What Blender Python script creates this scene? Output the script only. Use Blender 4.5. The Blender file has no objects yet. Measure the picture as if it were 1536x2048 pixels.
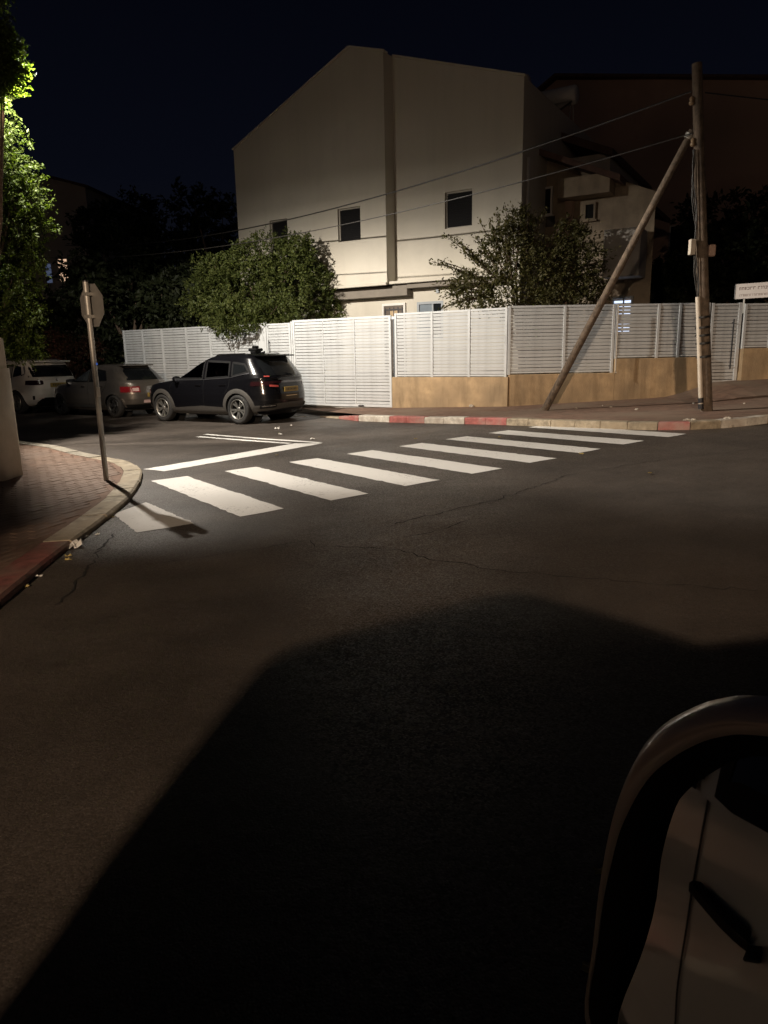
import bpy, bmesh, math, random
import numpy as np
from mathutils import Vector, Matrix, Euler
from mathutils.geometry import tessellate_polygon

sc = bpy.context.scene
R = math.radians
# ------------------------------------------------------------------ camera
CAMZ = 1.46
cam_d = bpy.data.cameras.new('camera')
cam = bpy.data.objects.new('camera', cam_d)
sc.collection.objects.link(cam)
cam_d.sensor_fit = 'VERTICAL'
cam_d.sensor_height = 32.0
cam_d.lens = 1410.0 / 2048.0 * 32.0
cam_d.clip_start = 0.02
cam_d.clip_end = 2000
cam.matrix_world = Matrix.Translation((0, 0, CAMZ)) @ Matrix.Rotation(R(90 - 12.5), 4, 'X') @ Matrix.Rotation(R(-1.1), 4, 'Z')
sc.camera = cam
sc.render.resolution_x, sc.render.resolution_y = 768, 1024

# ------------------------------------------------------------------ night sky
world = bpy.data.worlds.new('World')
sc.world = world
world.use_nodes = True
wn, wl = world.node_tree.nodes, world.node_tree.links
wn.clear()
w_out = wn.new('ShaderNodeOutputWorld')
w_bg = wn.new('ShaderNodeBackground')
w_tc = wn.new('ShaderNodeTexCoord')
w_sep = wn.new('ShaderNodeSeparateXYZ')
w_ramp = wn.new('ShaderNodeValToRGB')
wl.new(w_tc.outputs['Generated'], w_sep.inputs[0])
wl.new(w_sep.outputs['Z'], w_ramp.inputs[0])
w_ramp.color_ramp.elements[0].position = 0.0
w_ramp.color_ramp.elements[0].color = (0.0062, 0.0066, 0.0086, 1)
w_ramp.color_ramp.elements[1].position = 0.45
w_ramp.color_ramp.elements[1].color = (0.0010, 0.0013, 0.0032, 1)
m_ = w_ramp.color_ramp.elements.new(0.22)
m_.color = (0.0022, 0.0028, 0.0058, 1)
wl.new(w_ramp.outputs[0], w_bg.inputs[0])
w_bg.inputs[1].default_value = 1.0
wl.new(w_bg.outputs[0], w_out.inputs[0])

sc.view_settings.view_transform = 'Standard'
sc.view_settings.look = 'None'
sc.view_settings.gamma = 1.0
sc.view_settings.exposure = 0.0
sc.cycles.use_denoising = True
sc.cycles.max_bounces = 6
sc.cycles.transparent_max_bounces = 12
sc.cycles.sample_clamp_indirect = 4.0

# the two street lamps (positions and strengths); their bodies are built further down
LAMP_A = dict(pos=(-6.44, 13.5, 6.38), power=10000.0, col=(1.0, 0.915, 0.80), soft=0.06)
LAMP_B = dict(pos=(-3.6, -16.5, 7.6), power=23000.0, col=(1.0, 0.74, 0.52), soft=0.2)

# ------------------------------------------------------------------ helpers
def gz(x, y=0):
    return -0.1 + 0.035 * math.log(1 + math.exp(min(max(x, -60) + 2.86, 30))) if x < 20 else -0.1 + 0.035 * 22.86

COL = sc.collection
def setp(o, label=None, cat=None, group=None, kind=None):
    if label: o['label'] = label
    if cat: o['category'] = cat
    if group: o['group'] = group
    if kind: o['kind'] = kind
    return o

def empty(name, loc=(0, 0, 0), rz=0.0, rot=None):
    o = bpy.data.objects.new(name, None)
    o.empty_display_size = 0.2
    COL.objects.link(o)
    o.location = loc
    o.rotation_euler = rot if rot else (0, 0, rz)
    return o

def obj(name, me, mat, parent=None, loc=None, rot=None, scale=None):
    o = bpy.data.objects.new(name, me)
    COL.objects.link(o)
    if mat is not None and not me.materials:
        me.materials.append(mat)
    if parent: o.parent = parent
    if loc is not None: o.location = loc
    if rot is not None: o.rotation_euler = rot
    if scale is not None: o.scale = scale
    return o

class MB:
    def __init__(s):
        s.v = []; s.f = []; s.smooth = []
    def add(s, vs, fs, smooth=False):
        b = len(s.v)
        s.v.extend([tuple(map(float, p)) for p in vs])
        s.f.extend([tuple(b + i for i in f) for f in fs])
        s.smooth.extend([smooth] * len(fs))
        return s
    def box(s, c, size, M=None):
        x, y, z = [k / 2 for k in size]
        vs = [(sx * x, sy * y, sz * z) for sz in (-1, 1) for sy in (-1, 1) for sx in (-1, 1)]
        if M is not None:
            vs = [tuple(M @ Vector(p)) for p in vs]
        vs = [(p[0] + c[0], p[1] + c[1], p[2] + c[2]) for p in vs]
        return s.add(vs, [(0, 2, 3, 1), (4, 5, 7, 6), (0, 1, 5, 4), (2, 6, 7, 3), (0, 4, 6, 2), (1, 3, 7, 5)])
    def b2(s, x0, x1, y0, y1, z0, z1):
        return s.box(((x0 + x1) / 2, (y0 + y1) / 2, (z0 + z1) / 2), (abs(x1 - x0), abs(y1 - y0), abs(z1 - z0)))
    def cbox(s, x0, x1, y0, y1, z0, z1, c=0.01):
        """box with chamfered edges along all top and side edges"""
        bm = bmesh.new()
        bmesh.ops.create_cube(bm, size=1)
        for v in bm.verts:
            v.co = Vector(((x0 + x1) / 2 + v.co.x * (x1 - x0), (y0 + y1) / 2 + v.co.y * (y1 - y0), (z0 + z1) / 2 + v.co.z * (z1 - z0)))
        bmesh.ops.bevel(bm, geom=list(bm.edges), offset=c, segments=1, affect='EDGES')
        bm.verts.index_update()
        s.add([v.co[:] for v in bm.verts], [[v.index for v in f.verts] for f in bm.faces])
        bm.free()
        return s
    def tube(s, pts, rad, n=10, caps=True, smooth=True):
        pts = [Vector(p) for p in pts]
        if not hasattr(rad, '__len__'): rad = [rad] * len(pts)
        vs = []; fs = []
        up = None
        for i, p in enumerate(pts):
            d = (pts[min(i + 1, len(pts) - 1)] - pts[max(i - 1, 0)]).normalized()
            if up is None:
                up = d.orthogonal().normalized()
            up = (up - d * up.dot(d))
            up = up.normalized() if up.length > 1e-6 else d.orthogonal().normalized()
            q = d.cross(up)
            for k in range(n):
                a = 2 * math.pi * k / n
                vs.append(p + (up * math.cos(a) + q * math.sin(a)) * rad[i])
        for i in range(len(pts) - 1):
            for k in range(n):
                a, b = i * n + k, i * n + (k + 1) % n
                fs.append((a, b, b + n, a + n))
        s.add(vs, fs, smooth)
        if caps:
            s.add(vs[:n], [tuple(range(n - 1, -1, -1))])
            s.add(vs[-n:], [tuple(range(n))])
        return s
    def lathe(s, prof, n=24, axis='Z', c=(0, 0, 0), smooth=True, close=False):
        """prof: list of (r, h)"""
        vs = []; fs = []
        for (r, h) in prof:
            for k in range(n):
                a = 2 * math.pi * k / n
                x, y = r * math.cos(a), r * math.sin(a)
                if axis == 'Z': p = (x, y, h)
                elif axis == 'Y': p = (x, h, y)
                else: p = (h, x, y)
                vs.append((p[0] + c[0], p[1] + c[1], p[2] + c[2]))
        m = len(prof)
        for i in range(m if close else m - 1):
            j = (i + 1) % m
            for k in range(n):
                fs.append((i * n + k, i * n + (k + 1) % n, j * n + (k + 1) % n, j * n + k))
        return s.add(vs, fs, smooth)
    def prism(s, poly, z0, z1, tf=None):
        """vertical prism over a 2D polygon (may be concave)"""
        n = len(poly)
        vs = [(p[0], p[1], z0) for p in poly] + [(p[0], p[1], z1) for p in poly]
        if tf: vs = [tf(p) for p in vs]
        tri = tessellate_polygon([[Vector((p[0], p[1], 0)) for p in poly]])
        fs = [tuple(t) for t in tri] + [tuple(n + i for i in reversed(t)) for t in tri]
        fs += [(i, (i + 1) % n, n + (i + 1) % n, n + i) for i in range(n)]
        return s.add(vs, fs)
    def mesh(s, name):
        me = bpy.data.meshes.new(name)
        me.from_pydata(s.v, [], s.f)
        if any(s.smooth):
            me.polygons.foreach_set('use_smooth', s.smooth)
        bm = bmesh.new(); bm.from_mesh(me)
        bmesh.ops.recalc_face_normals(bm, faces=bm.faces)
        bm.to_mesh(me); bm.free()
        me.update()
        return me
    def build(s, name, mat, parent=None, **k):
        return obj(name, s.mesh(name), mat, parent, **k)

# ------------------------------------------------------------------ materials
MATS = {}
def nodes_of(name):
    m = bpy.data.materials.new(name); m.use_nodes = True
    nt = m.node_tree
    return m, nt, nt.nodes['Principled BSDF']

def pmat(name, col, rough=0.6, metal=0.0, var=0.0, vscale=3.0, bump=0.0, bscale=60.0, var2=None, v2scale=0.6, emit=None, estr=0.0, coat=0.0, spec=0.5, rvar=0.0, streak=0.0, sscale=(5, 5, 0.35)):
    """procedural material: base colour broken up by two noises, fine bump"""
    if name in MATS: return MATS[name]
    m, nt, bs = nodes_of(name)
    N, L = nt.nodes, nt.links
    bs.inputs['Base Color'].default_value = (*col, 1)
    bs.inputs['Roughness'].default_value = rough
    bs.inputs['Metallic'].default_value = metal
    bs.inputs['Specular IOR Level'].default_value = spec
    if coat:
        bs.inputs['Coat Weight'].default_value = coat
        bs.inputs['Coat Roughness'].default_value = 0.06
    tc = N.new('ShaderNodeTexCoord')
    if var > 0:
        nz = N.new('ShaderNodeTexNoise'); nz.inputs['Scale'].default_value = vscale; nz.inputs['Detail'].default_value = 6; nz.inputs['Roughness'].default_value = 0.65
        L.new(tc.outputs['Object'], nz.inputs['Vector'])
        mr = N.new('ShaderNodeMapRange')
        mr.inputs[1].default_value = 0.3; mr.inputs[2].default_value = 0.7
        mr.inputs[3].default_value = 1 - var; mr.inputs[4].default_value = 1 + var
        L.new(nz.outputs['Fac'], mr.inputs[0])
        mx = N.new('ShaderNodeMix'); mx.data_type = 'RGBA'; mx.blend_type = 'MULTIPLY'; mx.inputs[0].default_value = 1
        mx.inputs[6].default_value = (*col, 1)
        L.new(mr.outputs[0], mx.inputs[7])
        outc = mx.outputs[2]
        if var2:
            n2 = N.new('ShaderNodeTexNoise'); n2.inputs['Scale'].default_value = v2scale; n2.inputs['Detail'].default_value = 4
            L.new(tc.outputs['Object'], n2.inputs['Vector'])
            r2 = N.new('ShaderNodeMapRange'); r2.inputs[1].default_value = 0.45; r2.inputs[2].default_value = 0.68
            L.new(n2.outputs['Fac'], r2.inputs[0])
            m2 = N.new('ShaderNodeMix'); m2.data_type = 'RGBA'
            L.new(r2.outputs[0], m2.inputs[0]); L.new(outc, m2.inputs[6]); m2.inputs[7].default_value = (*var2, 1)
            outc = m2.outputs[2]
        if streak:
            mp = N.new('ShaderNodeMapping'); mp.inputs['Scale'].default_value = sscale
            L.new(tc.outputs['Object'], mp.inputs[0])
            n3 = N.new('ShaderNodeTexNoise'); n3.inputs['Scale'].default_value = 1.0; n3.inputs['Detail'].default_value = 7; n3.inputs['Roughness'].default_value = 0.6
            L.new(mp.outputs[0], n3.inputs['Vector'])
            r3 = N.new('ShaderNodeMapRange'); r3.inputs[1].default_value = 0.48; r3.inputs[2].default_value = 0.72; r3.inputs[3].default_value = 1.0; r3.inputs[4].default_value = 1 - streak
            L.new(n3.outputs['Fac'], r3.inputs[0])
            m3 = N.new('ShaderNodeMix'); m3.data_type = 'RGBA'; m3.blend_type = 'MULTIPLY'; m3.inputs[0].default_value = 1
            L.new(outc, m3.inputs[6]); L.new(r3.outputs[0], m3.inputs[7]); outc = m3.outputs[2]
        L.new(outc, bs.inputs['Base Color'])
        if rvar:
            rr = N.new('ShaderNodeMapRange'); rr.inputs[1].default_value = 0.3; rr.inputs[2].default_value = 0.7
            rr.inputs[3].default_value = rough - rvar; rr.inputs[4].default_value = rough + rvar
            L.new(nz.outputs['Fac'], rr.inputs[0]); L.new(rr.outputs[0], bs.inputs['Roughness'])
    if bump > 0:
        nb = N.new('ShaderNodeTexNoise'); nb.inputs['Scale'].default_value = bscale; nb.inputs['Detail'].default_value = 4
        L.new(tc.outputs['Object'], nb.inputs['Vector'])
        bp = N.new('ShaderNodeBump'); bp.inputs['Strength'].default_value = bump; bp.inputs['Distance'].default_value = 0.01
        L.new(nb.outputs['Fac'], bp.inputs['Height']); L.new(bp.outputs[0], bs.inputs['Normal'])
    if emit:
        bs.inputs['Emission Color'].default_value = (*emit, 1)
        bs.inputs['Emission Strength'].default_value = estr
    MATS[name] = m
    return m

def asphalt_mat():
    m, nt, bs = nodes_of('asphalt')
    N, L = nt.nodes, nt.links
    tc = N.new('ShaderNodeTexCoord')
    def noise(scale, detail=5, rough=0.6):
        n = N.new('ShaderNodeTexNoise'); n.inputs['Scale'].default_value = scale; n.inputs['Detail'].default_value = detail; n.inputs['Roughness'].default_value = rough
        L.new(tc.outputs['Object'], n.inputs['Vector']); return n.outputs['Fac']
    def rng(src, a, b, c, d):
        r = N.new('ShaderNodeMapRange'); r.inputs[1].default_value = a; r.inputs[2].default_value = b; r.inputs[3].default_value = c; r.inputs[4].default_value = d
        L.new(src, r.inputs[0]); return r.outputs[0]
    def mul(a, b):
        k = N.new('ShaderNodeMath'); k.operation = 'MULTIPLY'; L.new(a, k.inputs[0]); L.new(b, k.inputs[1]); return k.outputs[0]
    vor = N.new('ShaderNodeTexVoronoi'); vor.inputs['Scale'].default_value = 120
    L.new(tc.outputs['Object'], vor.inputs['Vector'])
    stone = N.new('ShaderNodeSeparateColor'); L.new(vor.outputs['Color'], stone.inputs[0])
    a = rng(noise(0.28, 5), 0.35, 0.65, 0.66, 1.3)
    b = rng(noise(1.7, 7, 0.7), 0.35, 0.65, 0.8, 1.2)
    c = rng(stone.outputs[0], 0, 1, 0.78, 1.24)
    f = mul(mul(a, b), c)
    mx = N.new('ShaderNodeMix'); mx.data_type = 'RGBA'; mx.blend_type = 'MULTIPLY'; mx.inputs[0].default_value = 1
    mx.inputs[6].default_value = (0.070, 0.057, 0.047, 1)
    L.new(f, mx.inputs[7]); L.new(mx.outputs[2], bs.inputs['Base Color'])
    rb = rng(stone.outputs[1], 0, 1, 0.36, 0.8)
    ra = rng(noise(0.5, 4), 0.35, 0.65, 0.85, 1.2)
    L.new(mul(rb, ra), bs.inputs['Roughness'])
    bs.inputs['Specular IOR Level'].default_value = 0.4
    bp = N.new('ShaderNodeBump'); bp.inputs['Strength'].default_value = 0.25; bp.inputs['Distance'].default_value = 0.0025
    L.new(rng(vor.outputs['Distance'], 0.0, 0.7, 1, 0), bp.inputs['Height'])
    bp2 = N.new('ShaderNodeBump'); bp2.inputs['Strength'].default_value = 0.25; bp2.inputs['Distance'].default_value = 0.015
    L.new(noise(9, 5), bp2.inputs['Height']); L.new(bp2.outputs[0], bp.inputs['Normal'])
    L.new(bp.outputs[0], bs.inputs['Normal'])
    return m

def paint_mat(name, col):
    """road paint, worn so that aggregate shows through in specks"""
    m, nt, bs = nodes_of(name)
    N, L = nt.nodes, nt.links
    tc = N.new('ShaderNodeTexCoord')
    n = N.new('ShaderNodeTexNoise'); n.inputs['Scale'].default_value = 26; n.inputs['Detail'].default_value = 8; n.inputs['Roughness'].default_value = 0.75
    n2 = N.new('ShaderNodeTexNoise'); n2.inputs['Scale'].default_value = 1.6; n2.inputs['Detail'].default_value = 3
    L.new(tc.outputs['Object'], n.inputs['Vector']); L.new(tc.outputs['Object'], n2.inputs['Vector'])
    ad = N.new('ShaderNodeMath'); ad.operation = 'ADD'
    r2 = N.new('ShaderNodeMapRange'); r2.inputs[1].default_value = 0.35; r2.inputs[2].default_value = 0.75; r2.inputs[3].default_value = -0.06; r2.inputs[4].default_value = 0.09
    L.new(n2.outputs['Fac'], r2.inputs[0]); L.new(n.outputs['Fac'], ad.inputs[0]); L.new(r2.outputs[0], ad.inputs[1])
    r = N.new('ShaderNodeMapRange'); r.inputs[1].default_value = 0.575; r.inputs[2].default_value = 0.72
    L.new(ad.outputs[0], r.inputs[0])
    mx = N.new('ShaderNodeMix'); mx.data_type = 'RGBA'
    mx.inputs[6].default_value = (*col, 1); mx.inputs[7].default_value = (0.22, 0.2, 0.18, 1)
    L.new(r.outputs[0], mx.inputs[0]); L.new(mx.outputs[2], bs.inputs['Base Color'])
    bs.inputs['Roughness'].default_value = 0.7
    vor = N.new('ShaderNodeTexVoronoi'); vor.inputs['Scale'].default_value = 95
    L.new(tc.outputs['Object'], vor.inputs['Vector'])
    bp = N.new('ShaderNodeBump'); bp.inputs['Strength'].default_value = 0.35; bp.inputs['Distance'].default_value = 0.004
    L.new(vor.outputs['Distance'], bp.inputs['Height']); L.new(bp.outputs[0], bs.inputs['Normal'])
    return m

def leaf_mat(name, col, col2, trans=0.35):
    m, nt, bs = nodes_of(name)
    N, L = nt.nodes, nt.links
    bs.inputs['Roughness'].default_value = 0.55
    bs.inputs['Specular IOR Level'].default_value = 0.2
    geo = N.new('ShaderNodeNewGeometry')
    wnz = N.new('ShaderNodeMix'); wnz.data_type = 'RGBA'
    wnz.inputs[6].default_value = (*col, 1); wnz.inputs[7].default_value = (*col2, 1)
    L.new(geo.outputs['Random Per Island'], wnz.inputs[0])
    L.new(wnz.outputs[2], bs.inputs['Base Color'])
    tr = N.new('ShaderNodeBsdfTranslucent')
    tm = N.new('ShaderNodeMix'); tm.data_type = 'RGBA'; tm.blend_type = 'MULTIPLY'; tm.inputs[0].default_value = 1
    L.new(wnz.outputs[2], tm.inputs[6]); tm.inputs[7].default_value = (1.5, 1.7, 0.6, 1)
    L.new(tm.outputs[2], tr.inputs[0])
    ms = N.new('ShaderNodeMixShader'); ms.inputs[0].default_value = trans
    L.new(bs.outputs[0], ms.inputs[1]); L.new(tr.outputs[0], ms.inputs[2])
    L.new(ms.outputs[0], N['Material Output'].inputs[0])
    return m

def glass_mat(name, tint, clear=0.6, rough=0.02):
    m, nt, bs = nodes_of(name)
    N, L = nt.nodes, nt.links
    N.remove(bs)
    tr = N.new('ShaderNodeBsdfTransparent'); tr.inputs[0].default_value = (*[t * clear for t in tint], 1)
    gl = N.new('ShaderNodeBsdfGlossy'); gl.inputs['Roughness'].default_value = rough
    fr = N.new('ShaderNodeFresnel'); fr.inputs['IOR'].default_value = 1.5
    mx = N.new('ShaderNodeMixShader')
    L.new(fr.outputs[0], mx.inputs[0]); L.new(tr.outputs[0], mx.inputs[1]); L.new(gl.outputs[0], mx.inputs[2])
    L.new(mx.outputs[0], N['Material Output'].inputs[0])
    return m

ASPH = asphalt_mat()
PAINT_W = paint_mat('road_paint', (0.80, 0.78, 0.74))
CRACK = pmat('crack_filler', (0.014, 0.012, 0.010), 0.9, var=0.4, vscale=20)
CONC = pmat('concrete_kerb', (0.28, 0.25, 0.20), 0.85, var=0.45, vscale=9, bump=0.5, bscale=80, var2=(0.30, 0.26, 0.2), v2scale=2.0)
CONC_Y = pmat('pale_kerb', (0.34, 0.285, 0.205), 0.85, var=0.5, vscale=9, bump=0.5, bscale=80, var2=(0.36, 0.29, 0.2), v2scale=2.0)
KERB_W = pmat('kerb_white_paint', (0.66, 0.62, 0.54), 0.7, var=0.28, vscale=14, bump=0.4, bscale=90, var2=(0.42, 0.36, 0.3), v2scale=3.0)
KERB_R = pmat('kerb_red_paint', (0.40, 0.13, 0.115), 0.65, var=0.3, vscale=14, bump=0.4, bscale=90, var2=(0.42, 0.26, 0.22), v2scale=3.0)
KERB_RW = pmat('kerb_red_worn', (0.24, 0.085, 0.07), 0.8, var=0.4, vscale=10, bump=0.4, bscale=90, var2=(0.22, 0.16, 0.12), v2scale=2.2)
PAVER = pmat('paver_clay', (0.20, 0.13, 0.092), 0.85, var=0.35, vscale=7, bump=0.5, bscale=120, var2=(0.20, 0.14, 0.105), v2scale=0.9)
PAVER_B = pmat('paver_sand', (0.19, 0.115, 0.08), 0.95, var=0.3, vscale=20)
PAVE_R = pmat('dusty_paving', (0.19, 0.115, 0.08), 0.9, var=0.35, vscale=5, bump=0.7, bscale=40, var2=(0.22, 0.16, 0.115), v2scale=0.8)
SOIL = pmat('soil', (0.07, 0.05, 0.035), 0.95, var=0.4, vscale=4, bump=0.8, bscale=15)
WHITE_METAL = pmat('white_powder_coat', (0.58, 0.60, 0.61), 0.42, var=0.08, vscale=2.5, bump=0.05, bscale=30, streak=0.15, sscale=(3, 3, 3))
OCHRE = pmat('ochre_plaster', (0.45, 0.32, 0.185), 0.9, var=0.2, vscale=4, bump=0.8, bscale=55, var2=(0.33, 0.24, 0.145), v2scale=1.1, streak=0.35, sscale=(4, 4, 0.8))
STUCCO = pmat('cream_stucco', (0.55, 0.51, 0.435), 0.88, var=0.06, vscale=1.4, bump=0.45, bscale=70, var2=(0.49, 0.45, 0.375), v2scale=0.35, streak=0.07, sscale=(2.6, 2.6, 0.25))
STUCCO_D = pmat('brown_stucco', (0.42, 0.29, 0.225), 0.9, var=0.12, vscale=1.2, bump=0.3, bscale=60, var2=(0.28, 0.20, 0.16), v2scale=0.3)
STUCCO_SHADE = pmat('shaded_beige', (0.33, 0.265, 0.19), 0.9, var=0.25, vscale=2.0, bump=0.4, bscale=50, var2=(0.22, 0.17, 0.125), v2scale=0.9, streak=0.3, sscale=(3, 3, 0.5))  # streaked wing plaster, darkened in its colour to stand for tree shade
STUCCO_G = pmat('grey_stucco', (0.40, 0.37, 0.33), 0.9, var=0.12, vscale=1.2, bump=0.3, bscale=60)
PILLAR = pmat('beige_plaster', (0.50, 0.43, 0.34), 0.85, var=0.12, vscale=3, bump=0.35, bscale=60)
TILE = pmat('roof_tile', (0.09, 0.05, 0.038), 0.85, var=0.35, vscale=8)
GALV = pmat('galvanised_steel', (0.42, 0.40, 0.36), 0.5, 0.55, var=0.15, vscale=12, bump=0.1)
DARK_METAL = pmat('dark_metal', (0.05, 0.05, 0.055), 0.45, 0.6, var=0.1)
WOOD = pmat('weathered_wood', (0.125, 0.092, 0.065), 0.9, var=0.5, vscale=10, bump=0.9, bscale=45, streak=0.55, sscale=(38, 38, 1.2))
PVC = pmat('conduit_plastic', (0.52, 0.46, 0.38), 0.5, var=0.15, vscale=6)
BLACK_TAPE = pmat('black_tape', (0.015, 0.015, 0.015), 0.5)
CABLE = pmat('cable_sheath', (0.02, 0.018, 0.016), 0.45)
BARK = pmat('bark', (0.12, 0.085, 0.06), 0.9, var=0.4, vscale=10, bump=0.9, bscale=30)
SHUTTER = pmat('dark_shutter', (0.009, 0.0085, 0.009), 0.7, var=0.1, spec=0.15)
FRAME_W = pmat('window_frame_white', (0.62, 0.60, 0.56), 0.5, var=0.08)
FRAME_B = pmat('window_frame_beige', (0.36, 0.33, 0.28), 0.6, var=0.1)
FRAME_G = pmat('window_frame_grey', (0.26, 0.28, 0.30), 0.5, var=0.08)
DARKGLASS = pmat('dark_glass', (0.012, 0.014, 0.016), 0.06, spec=0.6)
PANE_BLUE = pmat('dull_pane', (0.16, 0.19, 0.22), 0.25, var=0.1)
GROUND_M = pmat('dark_earth', (0.06, 0.05, 0.035), 0.95, var=0.4, vscale=0.5)
PAPER = pmat('paper_litter', (0.75, 0.73, 0.68), 0.7, var=0.08)
DRYLEAF = pmat('dry_leaf', (0.42, 0.33, 0.12), 0.7, var=0.2)
STONE = pmat('rubble', (0.45, 0.40, 0.33), 0.9, var=0.3, vscale=12, bump=0.6, bscale=60)
LIT_WARM = pmat('lit_curtain', (0.7, 0.5, 0.35), 0.8, emit=(1.0, 0.66, 0.44), estr=0.75)
LIT_BLUE = pmat('lit_blue_pane', (0.2, 0.25, 0.35), 0.8, emit=(0.28, 0.36, 0.62), estr=0.16)
LIT_COOL = pmat('lit_cool_louvre', (0.7, 0.75, 0.85), 0.8, emit=(0.62, 0.74, 1.0), estr=1.5)

# ------------------------------------------------------------------ ground, road
def sheet(name, xs, ys, h, mat, fz=gz):
    vs = [(x, y, fz(x, y) + h) for y in ys for x in xs]
    nx = len(xs)
    fs = [(j * nx + i, j * nx + i + 1, (j + 1) * nx + i + 1, (j + 1) * nx + i) for j in range(len(ys) - 1) for i in range(nx - 1)]
    b = MB().add(vs, fs, True)
    return b.build(name, mat)

XS = [-600, -200, -80, -40] + [(-25 + 0.5 * i) for i in range(91)] + [25, 40, 80, 200, 600]
ground = sheet('ground', XS, [-600, -150, -50, -25, 0, 25, 50, 100, 250, 900], -0.035, GROUND_M)
setp(ground, 'dark earth stretching away under the whole neighbourhood', kind='structure')
road = sheet('road', [-40, -30] + [(-22 + 0.4 * i) for i in range(121)] + [34, 50], [-40, -20, -10, -4, 0, 4, 8, 12, 16, 20, 24, 28, 34, 42], 0.0, ASPH)
setp(road, 'grey brown asphalt road and junction with fine cracks', kind='structure')

def on_road(poly, h, name, mat, parent=road, sub=30, jag=0.007):
    """thin paint film lying on the road: quad poly [(x,y)*4], slightly ragged edges"""
    a, b, c, d = [Vector((p[0], p[1], 0)) for p in poly]
    rn = random.Random(int(abs(a.x * 1000 + a.y * 77)))
    vs = []; fs = []
    for i in range(sub + 1):
        t = i / sub
        l_, r_ = a.lerp(d, t), b.lerp(c, t)
        w = (r_ - l_).normalized()
        for k, p in enumerate((l_ + w * rn.gauss(0, jag), l_.lerp(r_, 0.5), r_ + w * rn.gauss(0, jag))):
            if i in (0, sub): p = p + (d - a).normalized() * rn.gauss(0, jag)
            vs.append((p.x, p.y, gz(p.x) + h))
    for i in range(sub):
        fs += [(3 * i, 3 * i + 1, 3 * i + 4, 3 * i + 3), (3 * i + 1, 3 * i + 2, 3 * i + 5, 3 * i + 4)]
    return MB().add(vs, fs).build(name, mat, parent)

random.seed(3)
# crosswalk: stripes 0.48 x 2.95 m, one metre apart, along the line (-2.83,9.2)->(2.88,13.33)
cs = Vector((0.823, 0.568)); cl = Vector((0.563, -0.827))
P0 = Vector((-2.83, 9.21))
for i in range(8):
    a = P0 + Vector((0.822, 0.594)) * i * 1.0
    ln = 2.92 + random.uniform(-0.04, 0.04)
    p = a - cs * 0.24; q = a + cs * 0.24
    poly = [p, q, q + cl * ln, p + cl * ln]
    o = on_road([(v.x, v.y) for v in poly], 0.005, 'stripe', PAINT_W)
# the half stripe that runs into the corner kerb
on_road([(-2.77, 7.05), (-2.62, 7.62), (-1.78, 6.46), (-2.235, 6.19)], 0.005, 'stripe', paint_mat('worn_road_paint', (0.55, 0.53, 0.5)))
# stop line and the double centre line
on_road([(-3.473, 10.123), (-3.09, 9.863), (-1.05, 12.40), (-1.58, 12.60)], 0.005, 'stop_line', PAINT_W)
def line(p, q, w):
    p, q = Vector(p), Vector(q); d = (q - p).normalized(); n = Vector((-d.y, d.x)) * w / 2
    on_road([tuple(p - n), tuple(p + n), tuple(q + n), tuple(q - n)], 0.0056, 'centre_line', PAINT_W)
line((-1.66, 12.62), (-3.77, 14.43), 0.12)
line((-1.10, 12.50), (-3.72, 14.85), 0.12)

def crack(pts, w, seed, jag=0.05):
    rnd = random.Random(seed)
    fine = []
    for i in range(len(pts) - 1):
        a, b = Vector(pts[i]), Vector(pts[i + 1])
        n = max(2, int((b - a).length / 0.07))
        for k in range(n):
            p = a.lerp(b, k / n)
            fine.append((p.x + rnd.gauss(0, jag * 0.35), p.y + rnd.gauss(0, jag * 0.35)))
    fine.append(pts[-1])
    vs = []; fs = []
    for i, p in enumerate(fine):
        q = fine[min(i + 1, len(fine) - 1)]; o_ = fine[max(i - 1, 0)]
        d = (Vector(q) - Vector(o_)).normalized() if (Vector(q) - Vector(o_)).length > 0 else Vector((1, 0))
        n = Vector((-d.y, d.x)) * w * rnd.uniform(0.25, 1.0) * (0.3 if i in (0, len(fine) - 1) else 1)
        for s in (-1, 1):
            vs.append((p[0] + n.x * s, p[1] + n.y * s, gz(p[0]) + 0.004))
    for i in range(len(fine) - 1):
        fs.append((2 * i, 2 * i + 1, 2 * i + 3, 2 * i + 2))
    MB().add(vs, fs).build('crack', CRACK, road)
crack([(-1.75, 5.15), (-1.25, 5.35), (-0.62, 5.62), (-0.55, 5.42), (-0.3, 5.38), (0.1, 5.2), (0.35, 4.9), (0.8, 4.55), (1.5, 4.2), (2.2, 3.9)], 0.009, 1)
crack([(0.05, 6.05), (0.45, 6.35), (1.0, 6.75), (1.5, 7.25), (2.1, 8.0)], 0.012, 2)
crack([(0.15, 5.55), (0.42, 5.72), (0.75, 6.05)], 0.008, 3)
crack([(-2.1, 4.3), (-2.2, 4.9), (-2.35, 5.6), (-2.45, 6.2)], 0.012, 5)
crack([(0.4, 7.9), (0.85, 8.15)], 0.004, 6, 0.02)
crack([(2.1, 8.0), (3.4, 8.7), (5.2, 9.3)], 0.006, 7)

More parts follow.
